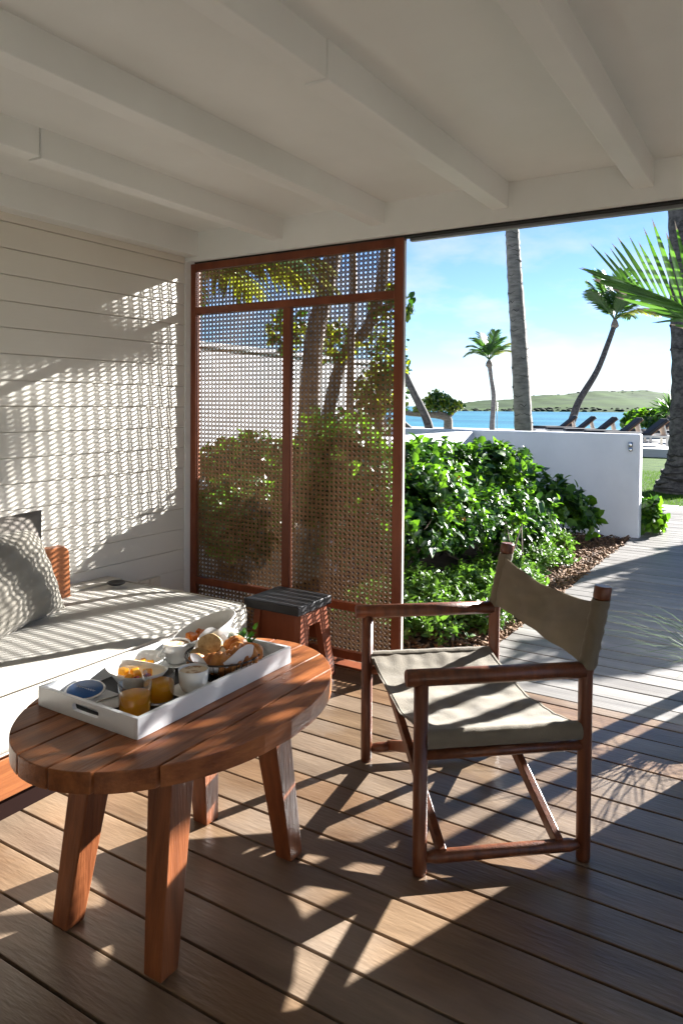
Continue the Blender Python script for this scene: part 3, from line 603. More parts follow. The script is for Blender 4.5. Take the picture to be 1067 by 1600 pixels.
# canvas back: two sleeves and a sagging sheet
def back(a, b_):
    z = .655+.205*b_; v = CW*a; k = math.sin(math.pi*a); lean = .052*max(0, (z-.62)/.252)**1.0+.004
    sag = .022*k**.9*(1.0-.20*b_)+.015*k**.5*mnoise.noise(Vector((a*5+b_*2.5, b_*2.2-a*2, 1.3)))+.004*k**.4*mnoise.noise(Vector((a*14+b_*9, b_*5, 9.1)))+.004*math.sin(a*9+b_*5)*k+.003*math.sin(b_*7-a*17)*k
    return CP(CD+lean+sag-.022, v, z-k**.8*(.014+.030*b_))
c = MB(); c.grid(back, 50, 24); c.grid(lambda a, b_: back(a, b_)+du*.004, 50, 24); bk = c.build('canvas_back', CANVAS, ch)
for v in (0, CW):
    def slv(a, b_, v=v):
        t = 2*math.pi*a; z = .642+.225*b_; lean = .052*max(0, (z-.62)/.252); rr = .0285*(1+.05*math.sin(b_*30+t*2)+.03*math.sin(b_*53+3*t))
        return CP(CD+lean+rr*math.cos(t), v+rr*math.sin(t), z)
    c = MB(); c.grid(slv, 24, 26); c.build('sleeve', CANVAS, bk)

# ------------------------------------------------------------------ serving tray and breakfast
X0, X1, YN, YF, ZB = -1.888, -1.468, 1.350, 2.048, ZT+.0008
tr = thing('serving_tray', ((X0+X1)/2, (YN+YF)/2, ZB), 'long white lacquered serving tray with handle slots on the oval table', 'tray')
c = MB(); c.bbox(X0+.013, X1-.013, YN+.013, YF-.013, ZB, ZB+.008, .001); c.build('base', TRAYM, tr)
c = MB(); c.bbox(X0, X0+.0125, YN, YF, ZB, ZB+.058, .0015); c.build('side', TRAYM, tr)
c = MB(); c.bbox(X1-.0125, X1, YN, YF, ZB, ZB+.058, .0015); c.build('side', TRAYM, tr)
def slotted(y0, y1):
    xa, xb, za, zb = X0+.0128, X1-.0128, ZB, ZB+.0575; cx, cz = (xa+xb)/2, ZB+.033; hw_, hr = .056, .0115; n = 48; ring = []; hole = []
    for k in range(n):
        t = 2*math.pi*(k+.5)/n; hx = cx+(hw_-hr)*(1 if math.cos(t) > 0 else -1)+hr*math.cos(t); hz = cz+hr*math.sin(t)
        if abs(math.cos(t)) < .35: hx = cx+(hw_-hr)*math.cos(t)/.35*.94
        hole.append((hx, hz)); dx, dz = math.cos(t), math.sin(t); s = min((xb-cx)/abs(dx) if dx else 9, ((zb-cz) if dz > 0 else (cz-za))/abs(dz) if dz else 9)
        ring.append((cx+dx*s, cz+dz*s))
    ring2 = ring
    for (qx, qz) in ((xa, za), (xa, zb), (xb, za), (xb, zb)):
        i = min(range(n), key=lambda k: (ring[k][0]-qx)**2+(ring[k][1]-qz)**2); ring2[i] = (qx, qz)
    vs = [(x, y, z) for y in (y0, y1) for (x, z) in ring2+hole]; m = 2*n; fs = []
    for k in range(n):
        j = (k+1) % n; fs += [(k, j, n+j, n+k), (m+k, m+n+k, m+n+j, m+j), (n+k, n+j, m+n+j, m+n+k), (k, m+k, m+j, j)]
    mb = MB(); mb.add(vs, fs); return mb.build('handle_end', TRAYM, tr)
slotted(YN, YN+.0125); slotted(YF-.0125, YF)
ZM = ZB+.0095
c = MB(); c.bbox(X0+.018, X1-.018, YN+.02, YF-.02, ZB+.0084, ZM, .0005); tag(c.build('tray_mat', BLACKM), 'thin black mat lining the bottom of the white tray', 'mat')
ZM += .0006
# folded napkin and round blue card
c = MB()
def nap(a, b_): return (-1.905+.03+.20*a+.03*b_, 1.405+.11*b_-.01*a, ZM+.004+.002*math.sin(a*3)*b_+.001*math.sin(b_*8))
c.grid(nap, 14, 10); c.grid(lambda a, b_: tuple(Vector(nap(a, b_))-Vector((0, 0, .003))), 14, 10)
tag(c.build('napkin', PAPER), 'folded white paper napkin in the near left corner of the tray', 'napkin')
cd = thing('round_card', (-1.80, 1.448, ZM+.020), 'round blue card with white rim and white script at the tray end', 'card')
tilt = Matrix.Rotation(.10, 4, 'Y')@Matrix.Rotation(.10, 4, 'X')
def disc(mb, r0, z0, z1, n=40):
    mb.lathe((0, 0, 0), [(0, z0), (r0-.001, z0), (r0, z0+.001), (r0, z1-.001), (r0-.001, z1), (0, z1)], n)
    mb.v = [tuple(tilt@Vector(p)+cd.location) for p in mb.v]; return mb
disc(MB(), .0590, 0, .005).build('rim', CHINA, cd); disc(MB(), .0525, .0052, .0062).build('blue_face', BLUEC, cd)
pts = []
for k in range(90):                                   # the flowing line of script, too small to read
    t = k/89; pts.append(tilt@Vector((-.034+.068*t, -.004+.012*t+.0042*math.sin(t*52)*(.6+.4*math.sin(t*9+1)), .0072))+cd.location)
c = MB(); c.tube(pts, .0007, 4); c.build('script_line', WHITEI, cd)
# spoon
sp = thing('spoon', (-1.715, 1.452, ZM), 'steel spoon lying beside the blue card on the tray', 'spoon')
c = MB(); c.tube([(-1.735, 1.40, ZM+.003), (-1.725, 1.45, ZM+.008), (-1.712, 1.50, ZM+.006)], [.004, .003, .0025], 8); c.build('handle', STEEL, sp)
c = MB(); c.grid(lambda a, b_: (-1.707+.014*math.cos(6.283*a)*math.sin(b_*1.57), 1.518+.024*math.sin(6.283*a)*math.sin(b_*1.57), ZM+.002+.006*b_*b_), 20, 6); c.build('bowl', STEEL, sp)
# bowls of fruit
def bowl(name, label, ctr, rx, ry, h, rot, fruit, tiltm=None):
    root = thing(name, ctr, label, 'bowl'); cx, cy, cz = ctr; cs, sn = math.cos(rot), math.sin(rot)
    def xf(p):
        k = p.z/h; zz = p.z+.012*(abs(p.x)/rx)**2*k*(1 if rx > ry*1.2 else 0)
        q = Vector((p.x*cs-p.y*sn, p.x*sn+p.y*cs, zz))
        return (tiltm@q) if tiltm else q
    c = MB(); c.lathe(ctr, [(.0, 0), (.38, 0), (.42, h*.05), (.62, h*.35), (.85, h*.75), (1.0, h), (.985, h*1.01), (.955, h*.99), (.80, h*.72), (.58, h*.38), (.35, h*.16), (0, h*.13)], 40, 0, rx, ry, True, xf); c.build('shell', CHINA, root)
    for i, (fx, fy, fz, s, m) in enumerate(fruit):
        p = xf(Vector((fx*rx, fy*ry, fz*h))); c = MB(); c.bbox(-s, s, -s*.8, s*.8, -s*.7, s*.7, s*.25, 2); R3 = Matrix.Rotation(i*1.3, 4, 'Z')@Matrix.Rotation(i*.7, 4, 'X')
        c.v = [tuple(R3@Vector(q)+Vector(ctr)+p) for q in c.v]; c.build('fruit_piece', m, root)
    return root
bowl('fruit_bowl', 'white boat shaped bowl of yellow fruit behind the juice glasses', (-1.725, 1.580, ZM), .112, .070, .058, .12,
     [(-.45, 0, .75, .014, MANGO), (-.2, .3, .7, .013, MANGO), (.1, -.1, .8, .015, MANGO), (.3, .2, .85, .014, MANGO), (.45, -.1, .8, .010, BERRY), (-.05, -.35, .7, .012, MANGO), (.2, -.35, .72, .009, BERRY)])
bowl('fruit_bowl', 'shallow white bowl with yellow fruit at the far side of the tray', (-1.812, 1.685, ZM), .078, .078, .050, 0, [(-.1, -.3, .7, .014, MANGO), (.25, -.2, .72, .013, MANGO), (.0, .1, .66, .012, MANGO), (.4, .1, .7, .011, MANGO)])
bowl('melon_bowl', 'large tilted white bowl of orange melon behind the bread basket', (-1.735, 1.945, ZM+.018), .122, .122, .088, 0,
     [(-.5, -.1, .78, .016, MELON), (-.3, -.3, .80, .016, MELON), (-.1, -.35, .80, .017, MELON), (.15, -.35, .78, .015, MELON), (-.35, .1, .72, .016, MELON), (0, -.05, .70, .017, MELON), (.35, -.2, .72, .015, MELON), (.2, .1, .66, .015, MELON)],
     Matrix.Rotation(-.30, 4, 'Y')@Matrix.Rotation(.26, 4, 'X'))
# juice glasses
def juice(label, x, y):
    root = thing('juice_glass', (x, y, ZM), label, 'glass', 'glasses of orange juice on the tray')
    c = MB(); c.lathe((x, y, ZM), [(0, 0), (.042, 0), (.0455, .004), (.0478, .086), (.0470, .0872), (.0458, .086), (.0436, .008), (.040, .006), (0, .006)], 40); c.build('tumbler', GLASS, root)
    c = MB(); c.lathe((x, y, ZM), [(0, .0063), (.0399, .0063), (.0430, .010), (.0444, .054), (.043, .0555), (0, .0555)], 36); c.build('juice', JUICE, root)
juice('glass of orange juice nearest the front corner of the tray', -1.590, 1.452); juice('glass of orange juice further in beside the front coffee cup', -1.598, 1.553)
# coffee cups
def cup(label, x, y, ang):
    root = thing('coffee_cup', (x, y, ZM), label, 'cup', 'coffee cups on saucers')
    c = MB(); c.lathe((x, y, ZM), [(0, 0), (.03, 0), (.034, .003), (.06, .009), (.068, .013), (.067, .015), (.058, .0125), (.03, .008), (0, .007)], 36); c.build('saucer', CHINA, root)
    z0 = .0145; c = MB(); c.lathe((x, y, ZM+z0-.006), [(0, 0), (.026, 0), (.034, .006), (.0435, .025), (.0462, .068), (.0450, .0695), (.0436, .068), (.041, .028), (.030, .010), (0, .008)], 36); cu = c.build('cup_body', CHINA, root)
    c = MB(); c.lathe((x, y, ZM+z0-.006), [(0, .0632), (.025, .0628), (.0428, .0618)], 30); c.build('coffee', COFFEE, root)
    d = Vector((math.cos(ang), math.sin(ang), 0)); pts = [Vector((x, y, ZM+z0-.006))+d*(.0425+.026*math.sin(math.pi*k/10))+Vector((0, 0, .056-.038*k/10)) for k in range(11)]
    c = MB(); c.tube(pts, .0045, 8); c.build('handle', CHINA, cu)
cup('coffee cup with milk foam beside the juice glasses', -1.548, 1.648, 2.6); cup('coffee cup with handle towards the front near the sofa side', -1.768, 1.800, -1.9)
# bread basket
BX, BY = -1.585, 1.825
bkt = thing('bread_basket', (BX, BY, ZM), 'round dark wire basket of bread lined with a white napkin', 'basket')
def ringpts(r, z, n=36): return [(BX+r*math.cos(2*math.pi*k/n), BY+r*math.sin(2*math.pi*k/n), ZM+z) for k in range(n+1)]
c = MB(); c.tube(ringpts(.122, .066), .0032, 8); c.build('rim_wire', WIRE, bkt); c = MB(); c.tube(ringpts(.088, .004), .0026, 8); c.build('base_ring', WIRE, bkt)
for k in range(40):
    t = 2*math.pi*k/40; c = MB(); c.tube([(BX+r*math.cos(t), BY+r*math.sin(t), ZM+z) for r, z in ((.0, .004), (.085, .004), (.10, .022), (.115, .045), (.122, .066))], .0013, 5); c.build('wire', WIRE, bkt)
nk = MB()
def liner(a, b_):
    t = 2*math.pi*a; r = .108*min(1, .25+b_*.9)+.004*math.sin(t*9)*b_; z = .010+.052*b_**2+(.05*max(0, math.sin(t*2+2.1))**2+.03*max(0, math.sin(t*3+.6)))*max(0, b_-.55)*2.2
    return (BX+r*math.cos(t), BY+r*math.sin(t), ZM+z)
nk.grid(liner, 72, 14); tag(nk.build('basket_napkin', PAPER), 'crumpled white napkin lining the bread basket', 'napkin')
def croissant(label, ctr, yaw, s=1.0, roll=0):
    n = 26; pts = []; rad = []
    for k in range(n):
        t = k/(n-1)*2-1; a = t*1.05; pts.append(Vector((.055*math.sin(a)*s, -.055*math.cos(a)*s+.04*s, 0))); rad.append(s*(.006+.023*(1-abs(t)**1.7))*(1+.13*(1 if (k//2) % 2 else -1)))
    c = MB(); c.tube(pts, rad, 12); Rm = Matrix.Rotation(yaw, 4, 'Z')@Matrix.Rotation(roll, 4, 'X'); c.v = [tuple(Rm@Vector(p)+Vector(ctr)) for p in c.v]
    tag(c.build('croissant', CRUST), label, 'croissant', 'croissants in the bread basket')
croissant('croissant at the front of the bread basket', (BX+.035, BY-.040, ZM+.060), .3, 1.25, .3); croissant('croissant lying to the right rear side of the basket', (BX+.055, BY+.035, ZM+.066), 1.2, 1.4, .2)
croissant('croissant half hidden at the back of the basket', (BX-.005, BY+.055, ZM+.064), 2.6, 1.2, -.2); croissant('croissant at the left front edge of the basket', (BX-.035, BY-.065, ZM+.050), -.5, 1.0, .2)
def slice_(label, ctr, tilt_, yaw, r):
    c = MB(); vs = []
    c.lathe((0, 0, 0), [(0, -.008), (r*.96, -.008), (r, -.004), (r, .004), (r*.96, .008), (0, .008)], 30, 0, 1, .82, False)
    Rm = Matrix.Rotation(yaw, 4, 'Z')@Matrix.Rotation(tilt_, 4, 'X'); c.v = [tuple(Rm@(Vector(p)*(1+.03*math.sin(math.atan2(p[1], p[0])*5)))+Vector(ctr)) for p in c.v]
    tag(c.build('bread_slice', BREAD), label, 'bread', 'bread slices in the basket')
slice_('round seeded bread slice propped up in the basket', (BX-.055, BY+.0, ZM+.085), 1.05, .35, .043); slice_('bread slice lying below the propped slice in the basket', (BX-.06, BY-.035, ZM+.060), .4, .8, .038)
# jam jar, little plant
jr = thing('jam_jar', (-1.70, 2.075, ZM), 'small jam jar with pale cap at the far end of the tray', 'jar')
c = MB(); c.lathe((-1.70, 2.0, ZM), [(0, 0), (.024, 0), (.027, .004), (.027, .036), (.021, .044), (0, .044)], 24); jr.location.y = 2.0; c.build('jar', JAM, jr)
c = MB(); c.lathe((-1.70, 2.0, ZM), [(0, .0442), (.026, .0442), (.030, .056), (.026, .074), (.012, .082), (0, .083)], 24); c.build('cap', CORK, jr)
pl = thing('table_plant', (-1.635, 1.995, ZM), 'tiny dark leaved plant in a black pot at the tray end', 'plant')
c = MB(); c.lathe((-1.635, 1.995, ZM), [(0, 0), (.026, 0), (.034, .045), (.031, .045), (.029, .038), (0, .038)], 24); c.build('pot', POTM, pl)
n = 46; P = np.array([(-1.635, 1.995, ZM+.045)])+rng.normal(size=(n, 3))*np.array([.012, .012, .012]); D = unit(n)+np.array([0, 0, .7]); P = P+D/np.linalg.norm(D, axis=1, keepdims=True)*rng.uniform(0, .03, n)[:, None]
cloud_obj('foliage', leaf_cloud(P, D, unit(n)+np.array([0, 0, .6]), rng.uniform(.022, .04, n), rng.uniform(.007, .011, n)), n, [LEAF], np.zeros(n, int), pl)

# ------------------------------------------------------------------ potted grass at the edge of the walkway
pg = thing('grass_pot', (-.27, 3.93, 0), 'black pot of arching ornamental grass at the right edge of the walkway', 'plant')
c = MB(); c.lathe((-.27, 3.93, 0), [(0, .001), (.085, .001), (.10, .02), (.125, .21), (.118, .212), (.112, .19), (0, .18)], 28); c.build('pot', POTM, pg)
n = 85; V = []; fcs = []
gb = MB()
for k in range(n):
    a = random.uniform(0, 6.283); l = random.uniform(.35, .75); o0 = Vector((-.27+random.uniform(-.06, .06), 3.93+random.uniform(-.06, .06), .19)); d = Vector((math.cos(a), math.sin(a), 0)); rise = random.uniform(.5, 1.1); w = random.uniform(.0022, .004); sd = d.cross(Vector((0, 0, 1)))*w
    pts = [o0+d*(l*t*(.35+.65*t))+Vector((0, 0, l*(rise*t-1.05*rise*t*t*random.uniform(.55, .75)))) for t in (0, .25, .5, .75, 1)]
    vs = []
    for i, p in enumerate(pts): ww = (1, 1, .85, .6, .05)[i]; vs += [p-sd*ww, p+sd*ww]
    gb.add(vs, [(2*i, 2*i+1, 2*i+3, 2*i+2) for i in range(4)], 0, True)
gb.build('grass_blades', BLADE, pg, kind='stuff')

# ================================================================== PLANTS
def sc(b, k): return [(x, y, z) for x, y, z in b]
# big hedge shrubs between screen and garden wall
shrub('hedge_shrub', 'dense glossy shrub filling the bed just right of the cane screen', 'shrub', (-2.75, 5.2, 0), [(-2.72, 5.15, .45, .55, .65, .45), (-2.62, 5.55, .72, .45, .5, .35), (-2.95, 4.9, .7, .5, .5, .4)], 1250, (.05, .082), group='shrubs in the garden bed', nsep=45)
shrub('hedge_shrub', 'tall leafy shrub in the back corner of the white garden wall', 'shrub', (-2.95, 6.9, 0), [(-2.95, 6.8, .6, .55, .75, .55), (-2.70, 7.3, .82, .5, .5, .32), (-3.0, 6.2, .85, .42, .5, .30)], 1150, (.058, .092), group='shrubs in the garden bed', nsep=45)
shrub('hedge_shrub', 'broad leaved shrub sprawling before the shaded garden wall', 'shrub', (-2.35, 7.9, 0), [(-2.55, 7.8, .42, .42, .50, .42), (-2.2, 8.1, .36, .34, .36, .36), (-1.98, 8.25, .22, .20, .26, .26)], 520, (.075, .115), young=.45, group='shrubs in the garden bed', nsep=45)
shrub('hedge_shrub', 'medium shrub with yellow tipped leaves in front of the corner shrub', 'shrub', (-2.35, 6.3, 0), [(-2.38, 6.2, .38, .42, .55, .42), (-2.45, 5.7, .42, .36, .4, .36)], 900, (.045, .07), young=.22, group='shrubs in the garden bed', nsep=40)
shrub('hedge_shrub', 'tall rounded bush standing close behind the cane screen', 'shrub', (-3.05, 4.75, 0), [(-3.0, 4.75, .75, .50, .50, .70), (-2.75, 4.55, .95, .38, .38, .42), (-3.15, 5.1, 1.05, .38, .45, .38)], 900, (.055, .09), young=.45, group='shrubs in the garden bed')
shrub('hedge_shrub', 'low bush at the left behind the cane screen near the house corner', 'shrub', (-4.3, 5.0, 0), [(-4.3, 5.1, .35, .5, .5, .38), (-4.6, 5.6, .45, .45, .4, .4), (-4.0, 4.9, .28, .4, .4, .28)], 420, (.075, .115), young=.4, group='shrubs in the garden bed')
shrub('hedge_shrub', 'hip high shrub joining the corner shrub to the wall shrub', 'shrub', (-2.3, 7.15, 0), [(-2.32, 7.1, .36, .42, .5, .40), (-2.2, 6.75, .30, .35, .4, .32)], 560, (.045, .085), young=.25, group='shrubs in the garden bed', nsep=25)
for i, (x, y, h, lab) in enumerate(((-5.2, 8.3, .62, 'leafy hedge bush beyond the left cane panel, nearest the garden wall'), (-6.3, 8.0, .75, 'leafy hedge bush in the middle of the yard behind the left cane panel'), (-7.3, 8.9, .70, 'leafy hedge bush close to the white building'), (-5.9, 10.4, .85, 'tall hedge bush on the lawn before the white building'), (-7.4, 12.0, .95, 'far hedge bush on the lawn before the white building'), (-4.6, 6.6, .55, 'low yellow green bush in the yard behind the left cane panel'))):
    shrub('yard_bush', lab, 'shrub', (x, y, 0), [(x, y, h*.75, .75, .7, h*.8), (x+.5, y+.3, h*.6, .5, .5, h*.6), (x-.45, y-.1, h*.65, .5, .5, h*.62)], 420, (.07, .13), young=.5, group='bushes in the yard behind the screen', stems=6)
# small bright ground cover
for i, (x, y, r, lab) in enumerate(((-1.95, 4.50, .34, 'bright green ground cover plant next to the porch edge'), (-2.28, 4.22, .34, 'bright green ground cover beside the foot of the cane screen'), (-1.93, 5.10, .34, 'light green ground cover plant behind the chair arm'),
        (-1.97, 5.75, .34, 'light green ground cover tuft along the mulch edge'), (-1.98, 6.45, .28, 'pale flowered ground cover clump behind the chair back'), (-1.90, 7.05, .24, 'pale flowered ground cover clump nearest the garden wall'), (-1.72, 4.75, .20, 'small light green clump spilling towards the walkway behind the chair'), (-1.74, 5.45, .20, 'small light green clump at the walkway edge behind the chair back'), (-2.25, 4.75, .30, 'leafy ground cover between the glossy shrub and the porch'))):
    shrub('ground_cover', lab, 'plant', (x, y, 0), [(x, y, .10, r, r*1.2, .20), (x-.1, y+.15, .16, r*.8, r, .18)], 430, (.03, .05), wr=.28, per=(5, 8), mats=[GCOV, GCOV, CORK], young=.3, group='ground cover plants', stems=6, ground=.02, upb=.7)
shrub('sapling', 'thin bare stemmed sapling with a leafy top behind the chair', 'plant', (-1.98, 6.0, 0), [(-1.98, 6.0, .52, .09, .09, .07)], 9, (.05, .075), young=.9, stems=5, ground=.3)
shrub('wall_end_plant', 'small light green leafy plant at the far end of the garden wall', 'plant', (-1.40, 9.25, 0), [(-1.42, 9.25, .13, .16, .28, .18), (-1.43, 9.15, .30, .10, .13, .14), (-1.38, 9.5, .08, .12, .2, .1)], 90, (.08, .13), young=.9, wr=.42, stems=3)
# bark mulch along the walkway
n = 5200; P = np.c_[-1.56-rng.random(n)**1.6*1.0, 4.0+rng.random(n)*4.85, -.022+rng.random(n)*.022]; D = unit(n)*np.array([1, 1, .35]); U = unit(n)*.5+np.array([0, 0, 1])
QT = np.array([(0, -.5, 0), (1, -.4, 0), (1, .5, .06), (0, .4, 0), (0, -.5, .18), (1, -.4, .16), (1, .5, .2), (0, .4, .18)]); QF = [(4, 5, 6, 7), (0, 1, 5, 4), (1, 2, 6, 5), (2, 3, 7, 6), (3, 0, 4, 7)]
Lm = rng.uniform(.018, .05, n); o = cloud_obj('bark_mulch', leaf_cloud(P, D, U, Lm, Lm*rng.uniform(.3, .6, n), QT, QF), n, [CHIP], np.zeros(n, int), None, k=8, fc=QF)
o['label'] = 'brown bark mulch between the plants and the walkway'; o['category'] = 'mulch'
# lawn blades near the trunk
n = 16000; P = np.c_[-3.6+rng.random(n)*2.9, 11.75+rng.random(n)**1.3*7, np.full(n, -.036)]; D = unit(n)*.45+np.array([0, 0, 1]); Lm = rng.uniform(.03, .06, n)
BT = np.array([(0, -1, 0), (0, 1, 0), (.6, .7, 0), (.6, -.7, 0), (1, 0, .1)]); BF = [(0, 1, 2, 3), (3, 2, 4)]
o = cloud_obj('grass_blades', leaf_cloud(P, D, unit(n)*np.array([1, 1, .1]), Lm, np.full(n, .003), BT, BF), n, [BLADE], np.zeros(n, int), None, k=5, fc=BF); o['label'] = 'short mown grass around the big palm trunk'; o['category'] = 'grass'

# shrubs right of the walkway (they shade the boards)
for i, (x, y) in enumerate(((.62, 9.0), (.75, 9.95), (.70, 10.9), (.82, 11.9), (.95, 12.8))):
    shrub('border_shrub', ['head high green shrub on the far side of the walkway', 'second shrub of the row right of the walkway', 'third shrub of the row right of the walkway', 'fourth shrub of the row right of the walkway', 'last shrub of the row right of the walkway'][i], 'shrub', (x, y, 0),
          [(x, y, .9, .55, .6, .95), (x+.1, y+.2, 1.5, .48, .5, .62)], 420, (.10, .15), group='shrubs right of the walkway', stems=10)

# ------------------------------------------------------------------ palms
def bez(p0, p1, p2, t): return p0*((1-t)**2)+p1*(2*t*(1-t))+p2*(t*t)
LFT = np.array([(0, .45, 0), (0, -.45, 0), (.35, 1, .02), (.35, -1, .02), (.75, .7, -.05), (.75, -.7, -.05), (1, 0, -.16)]); LFF = [(0, 1, 3, 2), (2, 3, 5, 4), (4, 5, 6)]
def frond(parent, p0, p1, p2, nl, ll, lw, mtl, mi_y=None, droop=.25, start=.16, spread=.75, up=None, rad=.012):
    p0, p1, p2 = Vector(p0), Vector(p1), Vector(p2); ts = [i/12 for i in range(13)]
    c = MB(); c.tube([bez(p0, p1, p2, t) for t in ts], [rad*(1-.8*t)+.001 for t in ts], 6); fo = c.build('frond', mtl, parent)
    P = []; D = []; U = []; L = []
    for k in range(nl):
        t = start+(1-start)*(k+random.uniform(-.2, .2))/nl; t = min(1, max(0, t)); p = bez(p0, p1, p2, t); tg = (bez(p0, p1, p2, min(1, t+.02))-bez(p0, p1, p2, max(0, t-.02))).normalized()
        upv = up or Vector((0, 0, 1)); sd = tg.cross(upv); sd = sd.normalized() if sd.length > .05 else Vector((1, 0, 0)); nn = sd.cross(tg)
        for s in (-1, 1):
            ln = ll*(.35+1.0*math.sin(math.pi*min(1, (t-start)/(1-start)*.80+.16)))*random.uniform(.85, 1.1)
            P.append(p); D.append(tg*(spread+.5*t)+sd*s*random.uniform(.8, 1.05)+Vector((0, 0, -droop*random.uniform(.5, 1.4)))+nn*.18); U.append(nn+sd*s*.25); L.append(ln)
    n = len(P); L = np.array(L)
    cloud_obj('leaflets', leaf_cloud(np.array(P), np.array(D), np.array(U), L, np.full(n, lw), LFT, LFF), n, [mtl], np.zeros(n, int), fo, k=7, fc=LFF)
    return fo
def trunk(parent, pts, rad, m, rings=0, n=18, name='trunk', bumpy=.03):
    P = [Vector(p) for p in pts]; ns = 60; full = []; rr = []
    for i in range(ns+1):
        t = i/ns*(len(P)-1); k = min(int(t), len(P)-2); f = t-k; a, b_ = P[k], P[k+1]; m0 = (P[k+1]-P[k-1])*.5 if k > 0 else b_-a; m1 = (P[k+2]-P[k])*.5 if k < len(P)-2 else b_-a
        full.append((2*f**3-3*f**2+1)*a+(f**3-2*f**2+f)*m0+(-2*f**3+3*f**2)*b_+(f**3-f**2)*m1); r = rad[k]+(rad[k+1]-rad[k])*f
        rr.append(r*(1+bumpy*(1 if i % 2 else -1)*(1 if rings else .3)+random.uniform(-.015, .015)))
    c = MB(); c.tube(full, rr, n); o = c.build(name, m, parent)
    if rings:
        c = MB(); i = 1
        while i < ns:
            p, r0 = full[i], rr[i]; d = (full[min(ns, i+1)]-full[i-1]).normalized(); a = Vector((1, 0, 0))-d*d.x; a.normalize(); b_ = d.cross(a)
            for q in range(2):
                t0 = random.uniform(0, 6.283); sp = random.uniform(.7, 2.2)
                c.tube([p+d*(random.uniform(-.01, .01)+.02*math.sin(k))+(a*math.cos(t0+sp*k/8)+b_*math.sin(t0+sp*k/8))*(r0*1.012) for k in range(9)], [r0*.045*math.sin(math.pi*(k+.6)/9.2) for k in range(9)], 5)
            i += 1
        c.build('ring_scars', SCARM, o, kind='stuff')
    return o
def palm_crown(root, top, specs, nl=34, ll=.5, lw=.02, mats=(FROND, FROND, FRONDY), rad=.02, **kw):
    for (dx, dy, dz, L, bend) in specs:
        d = Vector((dx, dy, dz)).normalized()*L; p1 = Vector(top)+d*.5+Vector((0, 0, L*bend)); p2 = Vector(top)+d
        frond(root, top, p1, p2, nl, ll, lw, random.choice(mats), rad=rad, **kw)
rightv = Vector((r2.x, r2.y, 0)).normalized(); fwdv = Vector((f_.x, f_.y, 0)).normalized()
# thick palm trunk left of centre
def gz(p, z): return Vector((p.x, p.y, z))
a = ray(819, 668, 14.7); b_ = ray(812, 560, 14.7); c_ = ray(803, 420, 14.7); d_ = ray(799, 340, 14.7)
root = thing('tall_palm', gz(a, -.03), 'tall ringed grey palm trunk rising behind the white garden wall', 'palm tree', 'palm trees')
trunk(root, [gz(a, -.1), gz(a, .7), b_, c_, d_, d_+(d_-c_)*1.6, d_+(d_-c_)*2.6], [.26, .185, .165, .145, .130, .12, .11], TRUNK, rings=1)
tp = d_+(d_-c_)*2.6; palm_crown(root, tp, [(math.cos(t), math.sin(t), random.uniform(.0, .9), 2.6, .25) for t in [i*.7 for i in range(9)]], ll=.75, lw=.03)
# dark trunk at the right edge
a = ray(1072, 770, 13.2); root = thing('dark_palm', gz(a, -.03), 'dark thick palm trunk flaring at its foot on the lawn at right', 'palm tree', 'palm trees')
e = ray(1073, 600, 13.2); h_ = ray(1069, 450, 13.2); j_ = ray(1066, 320, 13.2)
trunk(root, [gz(a, -.15), gz(a, .12), gz(a, .65), e, h_, j_, j_+(j_-h_)*1.5, j_+(j_-h_)*3], [.62, .50, .33, .265, .255, .25, .22, .18], TRUNKD, rings=1, n=24)
palm_crown(root, j_+(j_-h_)*3, [(math.cos(t), math.sin(t), random.uniform(.0, .9), 2.8, .25) for t in [i*.7 for i in range(9)]], ll=.8, lw=.03)
# two slim palms on the shore
def imdir(ax, ay, dep=0): return (rightv*ax+Vector((0, 0, ay))+fwdv*dep)
D = 34; pts = [ray(768, 690, D), ray(769, 655, D), ray(771, 620, D), ray(767, 590, D), ray(764, 566, D)]; pts[0].z = .2
root = thing('shore_palm', pts[0], 'small slim palm with feathery crown standing before the sea', 'palm tree', 'palm trees')
trunk(root, pts, [.15, .12, .115, .10, .12], TRUNK, n=10, bumpy=.02)
c = MB(); c.lathe(pts[-1]-Vector((0, 0, .25)), [(.10, 0), (.17, .08), (.15, .22), (.08, .34), (0, .4)], 10); c.build('crown_shaft', BARK, root)
for ax, ay, dp, L, bd in ((-1, .75, .2, 1.15, .35), (-.75, .95, -.3, 1.3, .35), (-.3, 1.1, .3, 1.35, .25), (.15, 1.1, -.3, 1.35, .25), (.6, 1.0, .3, 1.3, .25), (1, .75, 0, 1.35, .3), (1, .30, -.3, 1.15, .45), (-1, .25, .2, 1.1, .45), (-.55, .5, .8, 1.2, .3), (.5, .55, -.8, 1.2, .3), (.0, .9, .7, 1.2, .25)):
    v = imdir(ax, ay, dp).normalized()*L; t0 = pts[-1]+Vector((0, 0, .1)); frond(root, t0, t0+v*.55+Vector((0, 0, L*bd)), t0+v*1.05+Vector((0, 0, -.05)), 40, .40, .024, FRONDY if (ax > .9) else FROND, droop=.35, rad=.018)
D = 34; pts = [ray(886, 700, D), ray(894, 655, D), ray(905, 625, D), ray(932, 580, D), ray(950, 535, D), ray(960, 506, D)]; pts[0].z = .2
root = thing('leaning_palm', pts[0], 'palm with curved leaning trunk and wind swept crown by the sea', 'palm tree', 'palm trees')
trunk(root, pts, [.21, .19, .165, .14, .125, .12], TRUNKD, n=10, bumpy=.02)
c = MB(); c.lathe(pts[-1]-Vector((0, 0, .2)), [(.11, 0), (.19, .08), (.16, .22), (.09, .4), (0, .5)], 10); c.build('crown_shaft', BARK, root)
